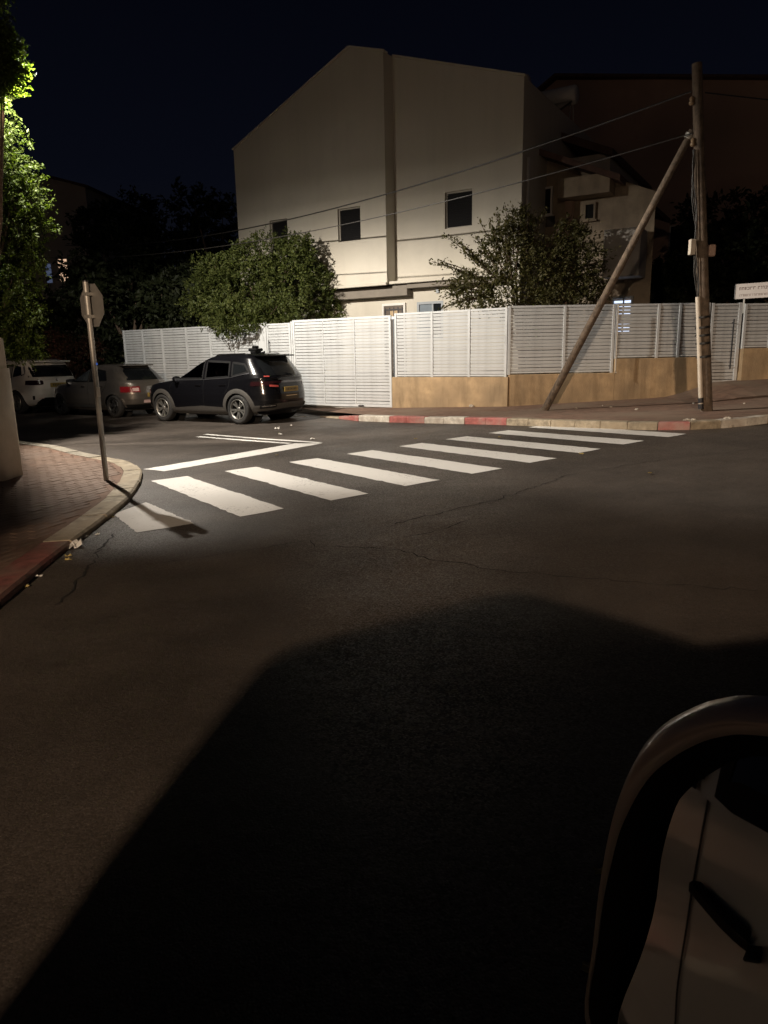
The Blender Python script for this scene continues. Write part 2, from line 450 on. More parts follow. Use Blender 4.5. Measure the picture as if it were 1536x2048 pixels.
# ------------------------------------------------------------------ kerbs and pavements
KL = [(-16.0, 20.9), (-10.0, 16.2), (-7.232, 13.94), (-5.925, 12.89), (-4.95, 11.76), (-4.107, 10.93), (-3.70, 10.45), (-3.33, 9.65), (-3.02, 8.6), (-2.86, 7.83), (-2.764, 7.09), (-2.69, 6.34), (-2.64, 5.7), (-2.577, 5.11), (-2.47, 4.29), (-2.33, 3.0), (-2.2, 1.5), (-1.95, -6.0), (-1.9, -30)]
KR = [(-1.6, 18.2), (-0.9, 17.11), (-0.51, 16.42), (0.28, 15.67), (1.01, 15.03), (1.79, 14.42), (2.29, 13.98), (2.81, 13.45), (3.55, 12.69), (4.2, 12.05), (4.7, 11.7), (5.1, 11.55), (5.5, 11.54), (6.08, 11.68), (6.6, 11.93), (9.0, 12.9), (14.0, 14.7), (30, 20)]

def resample(poly, step):
    pts = [Vector(p) for p in poly]
    out = [pts[0]]; acc = 0.0
    for a, b in zip(pts[:-1], pts[1:]):
        L_ = (b - a).length; t = step - acc
        while t <= L_:
            out.append(a.lerp(b, t / L_)); t += step
        acc = L_ - (t - step)
    return out
def left_normal(pts, i):
    d = (pts[min(i + 1, len(pts) - 1)] - pts[max(i - 1, 0)]).normalized()
    return Vector((-d.y, d.x))

def kerb(poly, inner_sign, width, height, parent, step, colour, hfun=None, gap=0.006, pz=gz):
    pts = resample(poly, step)
    for i in range(len(pts) - 1):
        a, b = pts[i], pts[i + 1]
        mid = (a + b) / 2
        if mid.length > 34 or mid.y < -8: continue
        na, nb = left_normal(pts, i) * inner_sign, left_normal(pts, i + 1) * inner_sign
        d = (b - a).normalized()
        a2, b2 = a + d * gap, b - d * gap
        h = height if not hfun else hfun(mid)
        h += random.uniform(-0.006, 0.006)
        j = random.uniform(-0.006, 0.006)
        ch = 0.02
        ring = [(0.0, -0.1), (0.0, h - ch), (ch, h), (width, h), (width, -0.1)]
        vs = []
        for p, n in ((a2, na), (b2, nb)):
            for (o_, z) in ring:
                q = p + n * (o_ + j)
                vs.append((q.x, q.y, pz(q.x) + z))
        k = len(ring)
        fs = [(m, (m + 1) % k, k + (m + 1) % k, k + m) for m in range(k)] + [tuple(range(k - 1, -1, -1)), tuple(range(k, 2 * k))]
        MB().add(vs, fs).build('kerb_stone', colour(mid, i), parent)

# --- left pavement: clay pavers on sand behind a pale kerb
PH = 0.065
pts = resample(KL, 0.5)
inner = [(p + left_normal(pts, i) * -0.24) for i, p in enumerate(pts)]
inner = [p for p in inner if p.length < 34]
polyL = [(p.x, p.y) for p in inner] + [(-30, -30), (-32, 22)]
def draped(name, poly, h, mat, fz, cell=0.6):
    """top sheet over a polygon, draped on fz; cut on a grid"""
    bm = bmesh.new()
    vs = [bm.verts.new((p[0], p[1], 0)) for p in poly]
    bm.faces.new(vs)
    x0 = max(min(p[0] for p in poly), -14); x1 = min(max(p[0] for p in poly), 24)
    y0 = max(min(p[1] for p in poly), -6); y1 = min(max(p[1] for p in poly), 34)
    n = int((x1 - x0) / cell)
    for i in range(1, n):
        bmesh.ops.bisect_plane(bm, geom=bm.verts[:] + bm.edges[:] + bm.faces[:], plane_co=(x0 + i * cell, 0, 0), plane_no=(1, 0, 0))
    n = int((y1 - y0) / (cell * 2))
    for i in range(1, n):
        bmesh.ops.bisect_plane(bm, geom=bm.verts[:] + bm.edges[:] + bm.faces[:], plane_co=(0, y0 + i * cell * 2, 0), plane_no=(0, 1, 0))
    for v in bm.verts: v.co.z = fz(v.co.x, v.co.y) + h
    bmesh.ops.recalc_face_normals(bm, faces=bm.faces)
    if sum(f.normal.z for f in bm.faces) < 0: bmesh.ops.reverse_faces(bm, faces=bm.faces)
    me = bpy.data.meshes.new(name); bm.to_mesh(me); bm.free()
    return obj(name, me, mat)
paveL = draped('pavement', polyL, PH - 0.007, PAVER_B, gz)
setp(paveL, 'reddish clay paved corner footway with pale kerb on the left', kind='structure')
def colL(m, i):
    if m.y < 5.75: return KERB_RW if (int((m.y + 20) / 1.5) % 2 == 0 or m.y > 4.2) else CONC
    return CONC_Y if m.y < 11.2 else CONC
def hL(m):
    return PH - 0.004
kerb(KL, -1, 0.24, PH + 0.01, paveL, 0.5, colL, hL)

def inpoly(x, y, poly):
    c = False; n = len(poly); j = n - 1
    for i in range(n):
        xi, yi = poly[i]; xj, yj = poly[j]
        if (yi > y) != (yj > y) and x < (xj - xi) * (y - yi) / (yj - yi) + xi: c = not c
        j = i
    return c
pav = []
ang = R(72); ux = Vector((math.cos(ang), math.sin(ang))); uy = Vector((-ux.y, ux.x))
PW, PL_ = 0.1, 0.2
for r_ in range(-30, 130):
    for c_ in range(-10, 90):
        q = Vector((-2.6, 3.0)) + ux * (c_ * PL_ + (r_ % 2) * PL_ / 2) + uy * (r_ * PW)
        if q.x < -7.5 or q.y > 13.6 or q.y < 3.2: continue
        # keep clear of the kerb: both ends inside
        if all(inpoly(q.x + ux.x * s * 0.1 + uy.x * t * 0.05, q.y + ux.y * s * 0.1 + uy.y * t * 0.05, polyL) for s in (-1, 1) for t in (-1, 1)):
            pav.append(q)
pav.sort(key=lambda q: q.length)
seen = [q for q in pav if q.x > -0.56 * q.y - 0.1]
near = seen[:290]
rest = [q for q in pav if q not in near]
pb = MB().cbox(-PL_ / 2 + 0.004, PL_ / 2 - 0.004, -PW / 2 + 0.004, PW / 2 - 0.004, -0.04, 0.0, 0.006).mesh('paver')
for q in near:
    obj('paver', pb, PAVER, paveL, loc=(q.x, q.y, gz(q.x) + PH + random.uniform(-0.003, 0.003)), rot=(random.uniform(-.01, .01), random.uniform(-.01, .01), ang))
mb = MB()
ca, sa = math.cos(ang), math.sin(ang)
for q in rest:
    x, y = PL_ / 2 - 0.004, PW / 2 - 0.004
    z = gz(q.x) + PH + random.uniform(-0.003, 0.003)
    vs = []
    for zz, k in ((z - 0.04, 1), (z - 0.005, 1), (z, 0.93)):
        for (sx, sy) in ((-1, -1), (1, -1), (1, 1), (-1, 1)):
            a, b = sx * x * k, sy * y * (k if k == 1 else 0.88)
            vs.append((q.x + a * ca - b * sa, q.y + a * sa + b * ca, zz))
    fs = [(8, 9, 10, 11)] + [(4 + i, 4 + (i + 1) % 4, 8 + (i + 1) % 4, 8 + i) for i in range(4)] + [(i, (i + 1) % 4, 4 + (i + 1) % 4, 4 + i) for i in range(4)]
    mb.add(vs, fs)
setp(mb.build('paver_field', PAVER, paveL), kind='stuff')

# --- right pavement in front of the fenced garden
def rz(x, y):
    t = min(1, max(0, (x - 6.6) / 1.6)); u = min(1, max(0, (y - 14.3) / 2.2))
    return gz(x) + 0.30 * (t * t * (3 - 2 * t)) * (u * u * (3 - 2 * u))
RPH = 0.125
AL = R(31); FE = Vector((math.cos(AL), -math.sin(AL))); FN = Vector((-math.sin(AL), -math.cos(AL)))
F1 = Vector((0.248, 18.6))
CORNER = F1 + FE * 3.17
ER = Vector((math.cos(R(2.5)), math.sin(R(2.5))))
def fpt(u, off=0.0): return F1 + FE * u + FN * off
pts = resample(KR, 0.5)
inR = [(p + left_normal(pts, i) * 0.2) for i, p in enumerate(pts)]
g0 = fpt(-3.2, -0.1); g1 = fpt(3.2, -0.1); g2 = CORNER + ER * 30
polyR = [(p.x, p.y) for p in inR] + [(g2.x + 2, g2.y + 1), (g2.x, g2.y + 1.0), (CORNER.x, CORNER.y + 0.2), (g1.x, g1.y), (fpt(-0.2, -0.1).x, fpt(-0.2, -0.1).y), (g0.x, g0.y)]
paveR = draped('pavement', polyR, RPH, PAVE_R, rz, 0.4)
setp(paveR, 'dusty brown footway between painted kerb and ochre wall', kind='structure')
RK = [(-1.05, -0.45, 'r'), (-0.45, 0.3, 'w'), (0.3, 1.07, 'r'), (1.07, 1.83, 'w'), (1.83, 2.33, 'r'), (4.72, 5.1, 'r')]
def colR(m, i):
    for a, b, c in RK:
        if a <= m.x < b: return KERB_R if c == 'r' else KERB_W
    if m.x > 10: return CONC
    return KERB_W if m.x > 5.7 and m.x < 6.4 else CONC_Y
def hR(m):
    return 0.03 + 0.1 * min(1, max(0, (m.x + 1.2) / 0.8))
kerb(KR, 1, 0.2, 0.13, paveR, 0.5, colR, hR)
# flush kerb line across the drive, under the parked cars
kerb([(-7.5, 21.9), (-1.62, 18.25)], 1, 0.14, 0.012, paveR, 0.8, lambda m, i: CONC)

# ------------------------------------------------------------------ fences, gates and garden walls
PITCH = 0.0795
SLAT = MB().cbox(0, 1, -0.011, 0.011, -0.0335, 0.0335, 0.004).mesh('slat')
def slats(th, x0, x1, z0, z1, y=0.0, pitch=PITCH):
    n = max(1, round((z1 - z0) / pitch)); p = (z1 - z0) / n
    for k in range(n):
        obj('slat', SLAT, WHITE_METAL, th, loc=(x0, y + random.uniform(-.002, .002), z0 + (k + 0.5) * p + random.uniform(-.0022, .0022)), scale=(x1 - x0, 1, p / PITCH), rot=(R(9 + random.gauss(0, 2.2)), R(random.gauss(0, 0.1)), 0))
def post(th, x, z0, z1, w=0.06, d=0.06, y=0.0, mat=WHITE_METAL, name='post'):
    MB().cbox(x - w / 2, x + w / 2, y - d / 2, y + d / 2, z0, z1, 0.004).build(name, mat, th)
def rail(th, x0, x1, z, h=0.05, d=0.045, y=0.0, name='rail'):
    MB().cbox(x0, x1, y - d / 2, y + d / 2, z - h / 2, z + h / 2, 0.004).build(name, WHITE_METAL, th)
def slat_fence(base, rz_, posts, z0, z1, label, y=0.0, group=None, pw=0.06):
    th = empty('slat_fence', (base.x, base.y, 0), rz_)
    setp(th, label, 'fence', group)
    for x in posts: post(th, x, z0 - 0.03, z1, pw, 0.06, y)
    for a, b in zip(posts[:-1], posts[1:]):
        rail(th, a + pw / 2, b - pw / 2, z1 - 0.025, y=y); rail(th, a + pw / 2, b - pw / 2, z0 + 0.02, 0.04, y=y)
        slats(th, a + pw / 2, b - pw / 2, z0 + 0.045, z1 - 0.055, y)
    return th
FA = -AL
slat_fence(F1, FA, [-10.08, -9.2, -8.31, -7.25, -6.25, -5.24, -4.42], 0.13, 2.42, 'long white slatted fence behind the three parked cars')
slat_fence(F1, FA, [0.17, 1.2, 2.2, 3.14], 0.93, 2.5, 'white slatted fence on the sunny ochre wall beside the sliding gate'.replace('sunny ', 'brightly lit '))
slat_fence(CORNER, R(2.5), [0.04, 1.34, 2.5], 0.99, 2.53, 'dim grey white slatted fence between the wall corner and the step, behind the leaning strut')
slat_fence(CORNER, R(2.5), [2.58, 3.57, 4.08, 4.76], 1.31, 2.53, 'short slatted fence raised on the taller wall just behind the wooden pole')
slat_fence(CORNER, R(1.5), [5.6, 6.22, 7.2, 8.2, 9.2], 1.49, 2.49, 'slatted fence at the far right above the raised ochre wall')

# sliding gate
th = empty('sliding_gate', (F1.x, F1.y, 0), FA); setp(th, 'wide white slatted sliding gate behind the black SUV', 'gate')
for x in (-3.09, 0.0): post(th, x, 0.135, 2.46, 0.065, 0.06, name='stile')
for x in (-2.11, -1.09): post(th, x, 0.2, 2.40, 0.022, 0.05, name='mullion')
rail(th, -3.06, -0.032, 2.43, 0.06); rail(th, -3.06, -0.032, 0.17, 0.07)
for a, b in ((-3.058, -2.121), (-2.099, -1.101), (-1.079, -0.033)): slats(th, a, b, 0.21, 2.395)
MB().b2(-1.0, -0.83, -0.05, -0.03, 0.15, 0.18).build('latch_plate', DARK_METAL, th)
MB().b2(-3.2, 0.1, -0.03, 0.03, 0.09, 0.118).build('floor_track', GALV, th)
# receiving post
th = empty('gate_post', (fpt(0.06).x, fpt(0.06).y, 0), FA); setp(th, 'slim dark steel post in the gap between gate and ochre wall', 'post')
MB().cbox(-0.005, 0.065, 0.03, 0.10, 0.08, 2.36, 0.005).build('column', pmat('grey_steel', (0.10, 0.11, 0.12), 0.5, 0.3, var=0.1), th)
mb = MB()
for k in range(9): mb.b2(-0.001, 0.004, 0.022, 0.031, 0.9 + 0.12 * k, 0.93 + 0.12 * k)
mb.build('roller_bracket', GALV, th)
MB().b2(-0.02, 0.085, 0.0, 0.11, 2.36, 2.43).build('guide_cap', WHITE_METAL, th)
# pedestrian gate with its broad post
th = empty('garden_gate', (F1.x, F1.y, 0), FA); setp(th, 'narrow white slatted garden gate with a dark pull bar, left of the sliding gate', 'gate')
post(th, -4.22, 0.1, 2.44, 0.30, 0.07, name='post'); post(th, -3.16, 0.1, 2.43, 0.055, 0.06)
for x in (-4.03, -3.235): post(th, x, 0.14, 2.40, 0.06, 0.05, name='stile')
rail(th, -4.0, -3.265, 2.375, 0.05); rail(th, -4.0, -3.265, 0.17, 0.06)
slats(th, -4.0, -3.265, 0.2, 2.35)
MB().cbox(-3.965, -3.945, -0.085, -0.06, 0.95, 1.95, 0.004).b2(-3.962, -3.948, -0.07, -0.02, 1.0, 1.02).b2(-3.962, -3.948, -0.07, -0.02, 1.88, 1.9).build('pull_bar', DARK_METAL, th)
MB().cbox(-4.25, -4.19, -0.055, -0.036, 1.42, 1.58, 0.004).build('intercom', pmat('grey_plastic', (0.2, 0.2, 0.2), 0.5), th)
# street side gate at the right
th = empty('garden_gate', (CORNER.x, CORNER.y, 0), R(2.5)); setp(th, 'narrow slatted gate with a long pull bar to the right of the wooden pole', 'gate')
post(th, 4.86, 0.6, 2.52, 0.06); post(th, 5.52, 0.6, 2.52, 0.08)
rail(th, 4.89, 5.48, 2.48); rail(th, 4.89, 5.48, 0.70, 0.08); slats(th, 4.89, 5.48, 0.75, 2.45)
MB().cbox(5.335, 5.36, -0.10, -0.075, 1.0, 2.15, 0.005).b2(5.34, 5.355, -0.08, -0.02, 1.06, 1.08).b2(5.34, 5.355, -0.08, -0.02, 2.06, 2.08).build('pull_bar', DARK_METAL, th)
# garden walls
def garden_wall(base, rz_, x0, x1, zt, label, depth=0.2, cap=False, zb=-0.15):
    th = empty('garden_wall', (base.x, base.y, 0), rz_); setp(th, label, 'wall')
    rnd = random.Random(len(label))
    # plaster skin with a slightly uneven foot
    n = max(2, int((x1 - x0) / 0.12))
    xs_ = [x0 + (x1 - x0) * i / n for i in range(n + 1)]
    mb = MB(); vs = []; fs = []
    for i, x in enumerate(xs_):
        w = rnd.uniform(-0.003, 0.003)
        for (yy, zz) in ((-depth / 2 + w - 0.012, zb), (-depth / 2 + w - 0.008, 0.42 + zb), (-depth / 2 + w, zt - 0.012), (-depth / 2 + 0.012, zt), (depth / 2, zt), (depth / 2, zb)):
            vs.append((x, yy, zz))
    k = 6
    for i in range(n):
        for j in range(k - 1):
            a = i * k + j; fs.append((a, a + 1, a + k + 1, a + k))
    fs += [tuple(range(k)), tuple(range(n * k + k - 1, n * k - 1, -1))]
    mb.add(vs, fs).build('plaster', OCHRE, th)
    return th
garden_wall(F1, FA, 0.09, 3.235, 0.915, 'brightly lit ochre plaster wall below the fence, beside the sliding gate')
garden_wall(CORNER, R(2.5), 0.035, 2.55, 0.965, 'shaded ochre plaster wall behind the foot of the leaning strut')
garden_wall(CORNER, R(2.5), 2.556, 4.81, 1.29, 'taller stained ochre wall behind the wooden pole')
garden_wall(CORNER, R(1.5), 5.58, 9.4, 1.47, 'ochre wall at the far right beyond the narrow gate')
th = empty('drain_pipe', (CORNER.x + ER.x * 2.53, CORNER.y - 0.12, 0), R(2.5)); setp(th, 'thin pale pipe standing at the step in the ochre wall', 'pipe')
MB().tube([(0, 0, 1.0), (0, 0, 2.5)], 0.012, 8).build('pipe', PVC, th)
mb = MB().tube([(0, 0, 0.98), (0.03, -0.005, 0.97)], 0.014, 8); mb.build('elbow', PVC, th)
# concrete step below the right gate
th = empty('gate_step', (CORNER.x, CORNER.y, 0), R(2.5)); setp(th, 'low brown concrete threshold below the narrow right gate', 'step')
MB().cbox(4.82, 5.57, -0.12, 0.3, 0.2, 0.575, 0.01).build('slab', PAVE_R, th)

# ------------------------------------------------------------------ the gabled house
HQ = (0.475, 22.0, 0.0)
def walls(th, name, mat, x0, x1, z0, z1, holes, y, reveal=0.14, top=None):
    """front wall in the plane y with rectangular openings and their reveals; top = extra polygon [(x,z)] above z1"""
    xs_ = sorted(set([x0, x1] + [h[i] for h in holes for i in (0, 1)]))
    zs_ = sorted(set([z0, z1] + [h[i] for h in holes for i in (2, 3)]))
    mb = MB()
    for a, b in zip(xs_[:-1], xs_[1:]):
        for c, d in zip(zs_[:-1], zs_[1:]):
            mx, mz = (a + b) / 2, (c + d) / 2
            if any(h[0] < mx < h[1] and h[2] < mz < h[3] for h in holes): continue
            mb.add([(a, y, c), (b, y, c), (b, y, d), (a, y, d)], [(0, 1, 2, 3)])
    for h in holes:
        a, b, c, d = h; r = y + reveal
        mb.add([(a, y, c), (b, y, c), (b, y, d), (a, y, d), (a, r, c), (b, r, c), (b, r, d), (a, r, d)], [(0, 1, 5, 4), (1, 2, 6, 5), (2, 3, 7, 6), (3, 0, 4, 7)])
    if top:
        vs = [(p[0], y, p[1]) for p in top]
        mb.add(vs, [tuple(range(len(vs)))])
    return mb.build(name, mat, th)
def shuttered(th, a, b, c, d, y, slat=0.055, mat=SHUTTER, sill=True, frame=None):
    """roller-shuttered window set into an opening"""
    w = MB()
    f = 0.035
    w.b2(a - 0.02, a + f, y - 0.012, y + 0.05, c, d + 0.02).b2(b - f, b + 0.02, y - 0.012, y + 0.05, c, d + 0.02).b2(a + f, b - f, y - 0.01, y + 0.05, d - f, d + 0.02).b2(a + f, b - f, y - 0.01, y + 0.05, c, c + f)
    wd = w.build('window', frame or FRAME_W, th)
    m = MB(); z = c + f
    while z < d - f - 0.01:
        z2 = min(z + slat - 0.006, d - f)
        m.b2(a + f, b - f, y + 0.03, y + 0.045, z, z2); z += slat
    m.b2(a + f, b - f, y + 0.05, y + 0.06, c + f, d - f)
    sh = m.build('shutter', mat, wd); setp(sh, kind='stuff')
    if sill: MB().cbox(a - 0.07, b + 0.07, y - 0.05, y + 0.06, c - 0.05, c - 0.001, 0.006).build('sill', frame or FRAME_W, wd)
    return wd

th = empty('gabled_house', HQ, FA); setp(th, 'large cream stucco house with a plain gable wall and two dark shutters', 'house')
w1 = (-1.67, -0.87, 4.81, 5.74); w0 = (-4.28, -3.57, 4.75, 5.69)
walls(th, 'ground_floor_wall', STUCCO, -5.59, 0.0, 0.2, 3.5, [], 0.0)
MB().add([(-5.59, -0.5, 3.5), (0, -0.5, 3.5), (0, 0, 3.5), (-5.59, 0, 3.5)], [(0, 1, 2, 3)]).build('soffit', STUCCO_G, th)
walls(th, 'gable_wall', STUCCO, -5.59, 0.0, 3.5, 7.95, [w0, w1], -0.5, top=[(-5.59, 7.95), (0.0, 7.95), (0.0, 9.59), (-1.12, 9.92)])
MB().add([(0, -0.5, 3.5), (0, 0.0, 3.5), (0, 0.0, 9.62), (0, -0.5, 9.59)], [(0, 1, 2, 3)]).build('return_wall', STUCCO, th)
w2 = (1.63, 2.46, 4.92, 5.88); dr = (-0.42, 0.36, 0.8, 2.99); gw = (0.72, 1.58, 1.9, 2.98)
dr = (0.02, 0.40, 0.8, 2.98)
walls(th, 'facade_wall', STUCCO, 0.0, 3.88, 0.2, 8.37, [w2, gw], 0.0, top=[(0.0, 8.37), (3.88, 8.37), (0.0, 9.62)])
# ends, back and roof
MB().add([(3.88, 0, 0.2), (3.88, 9, 0.2), (3.88, 9, 8.37), (3.88, 0, 8.37)], [(0, 1, 2, 3)]).build('side_wall', STUCCO, th)
MB().add([(-5.59, -0.5, 0.2), (-5.59, 9, 0.2), (-5.59, 9, 7.95), (-5.59, -0.5, 7.95)], [(0, 1, 2, 3)]).build('side_wall', STUCCO, th)
MB().add([(-5.59, 9, 0.2), (3.88, 9, 0.2), (3.88, 9, 8.37), (-1.12, 9, 9.92), (-5.59, 9, 7.95)], [(0, 1, 2, 3, 4)]).build('back_wall', STUCCO, th)
rf = MB()
rf.add([(-5.7, -0.3, 7.80), (-1.12, -0.3, 9.82), (-1.12, 9, 9.82), (-5.7, 9, 7.80), (-5.7, -0.3, 7.7), (-1.12, -0.3, 9.72), (-1.12, 9, 9.72), (-5.7, 9, 7.7)], [(0, 1, 2, 3), (4, 5, 6, 7), (0, 1, 5, 4), (0, 3, 7, 4)])
rf.add([(-1.12, 0.22, 9.82), (3.83, 0.22, 8.26), (3.83, 9, 8.26), (-1.12, 9, 9.82), (-1.12, 0.22, 9.72), (3.83, 0.22, 8.16), (3.83, 9, 8.16), (-1.12, 9, 9.72)], [(0, 1, 2, 3), (4, 5, 6, 7), (0, 1, 5, 4), (1, 2, 6, 5)])
rf.build('roof', TILE, th)
# thin coping on the gable edges
cp = MB()
def coping(p, q, y0, y1):
    a, b = Vector((p[0], 0, p[1])), Vector((q[0], 0, q[1])); d = (b - a).normalized(); n = Vector((-d.z, 0, d.x))
    vs = []
    for r_ in (a, b):
        for (yy, k) in ((y0, 0.004), (y0, 0.05), (y1, 0.05), (y1, 0.004)):
            v = r_ + n * k; vs.append((v.x, yy, v.z))
    cp.add(vs, [(0, 1, 5, 4), (1, 2, 6, 5), (2, 3, 7, 6), (3, 0, 4, 7), (0, 1, 2, 3), (4, 5, 6, 7)])
coping((-5.62, 7.94), (-1.12, 9.92), -0.53, -0.3)
coping((-1.12, 9.92), (0.02, 9.585), -0.53, -0.3)
coping((0.0, 9.62), (3.9, 8.365), -0.03, 0.2)
cp.build('coping', STUCCO, th)
for w, y in ((w0, -0.42), (w1, -0.42), (w2, 0.08)): shuttered(th, *w, y + 0.01, frame=FRAME_B)
# ground floor ledge over the porch and the door under it
MB().cbox(-5.2, 0.02, -0.60, -0.503, 3.47, 3.55, 0.01).cbox(0.02, 3.6, -0.42, -0.003, 3.50, 3.58, 0.01).build('ledge', STUCCO, th)
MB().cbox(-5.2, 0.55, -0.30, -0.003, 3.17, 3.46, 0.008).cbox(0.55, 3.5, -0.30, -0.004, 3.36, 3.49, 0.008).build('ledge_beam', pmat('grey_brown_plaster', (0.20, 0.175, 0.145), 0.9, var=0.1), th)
def door(th, a, b, c, d, y):
    m = MB().b2(a, a + 0.06, y - 0.03, y + 0.03, c, d).b2(b - 0.06, b, y - 0.03, y + 0.03, c, d).b2(a + 0.06, b - 0.06, y - 0.03, y + 0.03, d - 0.07, d)
    dd = m.build('door', FRAME_W, th)
    MB().b2(a + 0.06, b - 0.06, y + 0.0, y + 0.012, c, d - 0.07).build('leaf', pmat('door_bronze', (0.10, 0.075, 0.055), 0.4, var=0.1), dd)
    g = MB()
    for k in range(5):
        x = a + 0.11 + (b - a - 0.22) * k / 4
        g.b2(x - 0.012, x + 0.012, y - 0.02, y - 0.001, c + 0.2, d - 0.12)
    g.b2(a + 0.09, b - 0.09, y - 0.022, y - 0.0015, d - 0.2, d - 0.17)
    g.build('grille', DARK_METAL, dd)
    MB().b2((a + b) / 2 - 0.14, (a + b) / 2 + 0.14, y - 0.012, y - 0.0005, d - 0.42, d - 0.22).build('pane', pmat('amber_pane', (0.45, 0.33, 0.2), 0.3), dd)
door(th, -0.45, 0.35, 0.75, 2.99, -0.034)
gwn = MB()
a, b, c, d = gw
gwn.b2(a, a + 0.07, 0.0 - 0.01, 0.07, c, d).b2(b - 0.07, b, -0.01, 0.07, c, d).b2(a + 0.07, b - 0.07, -0.01, 0.07, d - 0.07, d).b2(a + 0.07, b - 0.07, -0.01, 0.07, c, c + 0.07).b2((a + b) / 2 + 0.06, (a + b) / 2 + 0.11, -0.005, 0.06, c + 0.07, d - 0.07)
gwd = gwn.build('window', FRAME_G, th)
MB().b2(a + 0.07, (a + b) / 2 + 0.06, 0.03, 0.04, c + 0.07, d - 0.07).build('pane', PANE_BLUE, gwd)
MB().b2((a + b) / 2 + 0.11, b - 0.07, 0.04, 0.05, c + 0.07, d - 0.07).build('pane', DARKGLASS, gwd)
MB().cbox(1.36, 1.46, -0.06, -0.004, 3.2, 3.3, 0.005).b2(1.40, 1.42, -0.03, -0.004, 3.3, 3.42).build('wall_bracket', FRAME_G, th)
# recessed wing to the right with stepped eaves, downpipe and balcony
WY = 2.0
walls(th, 'wing_wall', STUCCO_SHADE, 3.88, 6.9, 0.2, 5.6, [(3.66 + 0.23, 4.16, 5.0, 5.5)], WY, top=[(3.88, 5.6), (6.9, 5.6), (3.88, 6.87)])
MB().b2(3.86, 4.5, WY - 0.02, WY - 0.002, 5.28, 6.08).build('window_surround', STUCCO_SHADE, th)
shuttered(th, 3.68, 4.08, 5.32, 6.05, WY - 0.1, sill=True)
shuttered(th, 5.02, 5.31, 5.06, 5.5, WY - 0.08, frame=STUCCO_SHADE)
ev = MB()
def slab(p, q, y0, y1, t):
    ev.add([(p[0], y0, p[1]), (q[0], y0, q[1]), (q[0], y1, q[1]), (p[0], y1, p[1]), (p[0], y0, p[1] - t), (q[0], y0, q[1] - t), (q[0], y1, q[1] - t), (p[0], y1, p[1] - t)],
           [(0, 1, 2, 3), (4, 5, 6, 7), (0, 1, 5, 4), (1, 2, 6, 5), (2, 3, 7, 6), (3, 0, 4, 7)])
slab((3.3, 7.2), (6.1, 6.0), WY - 0.7, WY + 7, 0.16)
slab((3.1, 8.15), (5.4, 7.15), WY + 1.2, WY + 7, 0.22)
ev.build('wing_roof', TILE, th)
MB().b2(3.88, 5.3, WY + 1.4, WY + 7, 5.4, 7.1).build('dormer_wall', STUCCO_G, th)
MB().cbox(4.4, 5.82, WY - 0.6, WY - 0.02, 5.62, 6.12, 0.01).build('parapet', STUCCO_SHADE, th)
MB().cbox(5.8, 6.75, WY - 0.9, WY - 0.004, 3.4, 4.62, 0.02).build('balcony_front', STUCCO_G, th)
MB().tube([(3.72, WY - 0.72, 7.0), (3.72, WY - 0.72, 6.86), (3.52, WY - 0.72, 6.72), (3.94, 0.3, 6.5), (3.94, 0.3, 0.5)], 0.045, 8).build('downpipe', FRAME_W, th)
MB().cbox(4.52, 4.72, WY - 0.25, WY - 0.003, 2.2, 5.6, 0.01).build('pilaster', STUCCO_D, th)
# lit louvred window of the wing, seen over and through the fence
lw = MB().b2(5.9, 5.95, WY - 0.10, WY - 0.004, 1.9, 2.95).b2(6.42, 6.47, WY - 0.10, WY - 0.004, 1.9, 2.95).b2(5.95, 6.42, WY - 0.10, WY - 0.004, 2.9, 2.95).b2(6.2, 6.235, WY - 0.095, WY - 0.004, 1.9, 2.9)
lwd = lw.build('window', FRAME_G, th)
for k in range(8):
    z = 1.97 + 0.115 * k
    MB().b2(5.96, 6.195, WY - 0.05, WY - 0.03, z, z + 0.06).b2(6.24, 6.41, WY - 0.05, WY - 0.03, z, z + 0.06).build('louvre', LIT_COOL, lwd)
# two solar water tanks up on the roof
for k, (x, y, lab) in enumerate(((1.9, 4.2, 'solar water drum on the cream house roof, nearer the ridge'), (3.3, 4.6, 'solar water drum on the cream house roof, nearer the eaves'))):
    t2 = empty('water_tank', (HQ[0] + FE.x * x - FN.x * y, HQ[1] + FE.y * x - FN.y * y, 0), FA); setp(t2, lab, 'tank', 'rooftop solar tanks')
    zt = 9.0 - 0.32 * (x - 1.6)
    MB().lathe([(0.001, -0.6), (0.22, -0.6), (0.27, -0.55), (0.27, 0.55), (0.22, 0.6), (0.001, 0.6)], 16, 'X', (0, 0, zt + 0.75)).build('drum', FRAME_W, t2)
    for sx in (-0.45, 0.45):
        MB().tube([(sx, -0.25, zt - 0.25), (sx, -0.1, zt + 0.6)], 0.02, 6).tube([(sx, 0.25, zt - 0.25), (sx, 0.1, zt + 0.6)], 0.02, 6).build('leg', GALV, t2)
    MB().box((0, -0.75, zt + 0.25), (1.0, 1.4, 0.06), Matrix.Rotation(R(25), 3, 'X')).build('collector', DARKGLASS, t2)

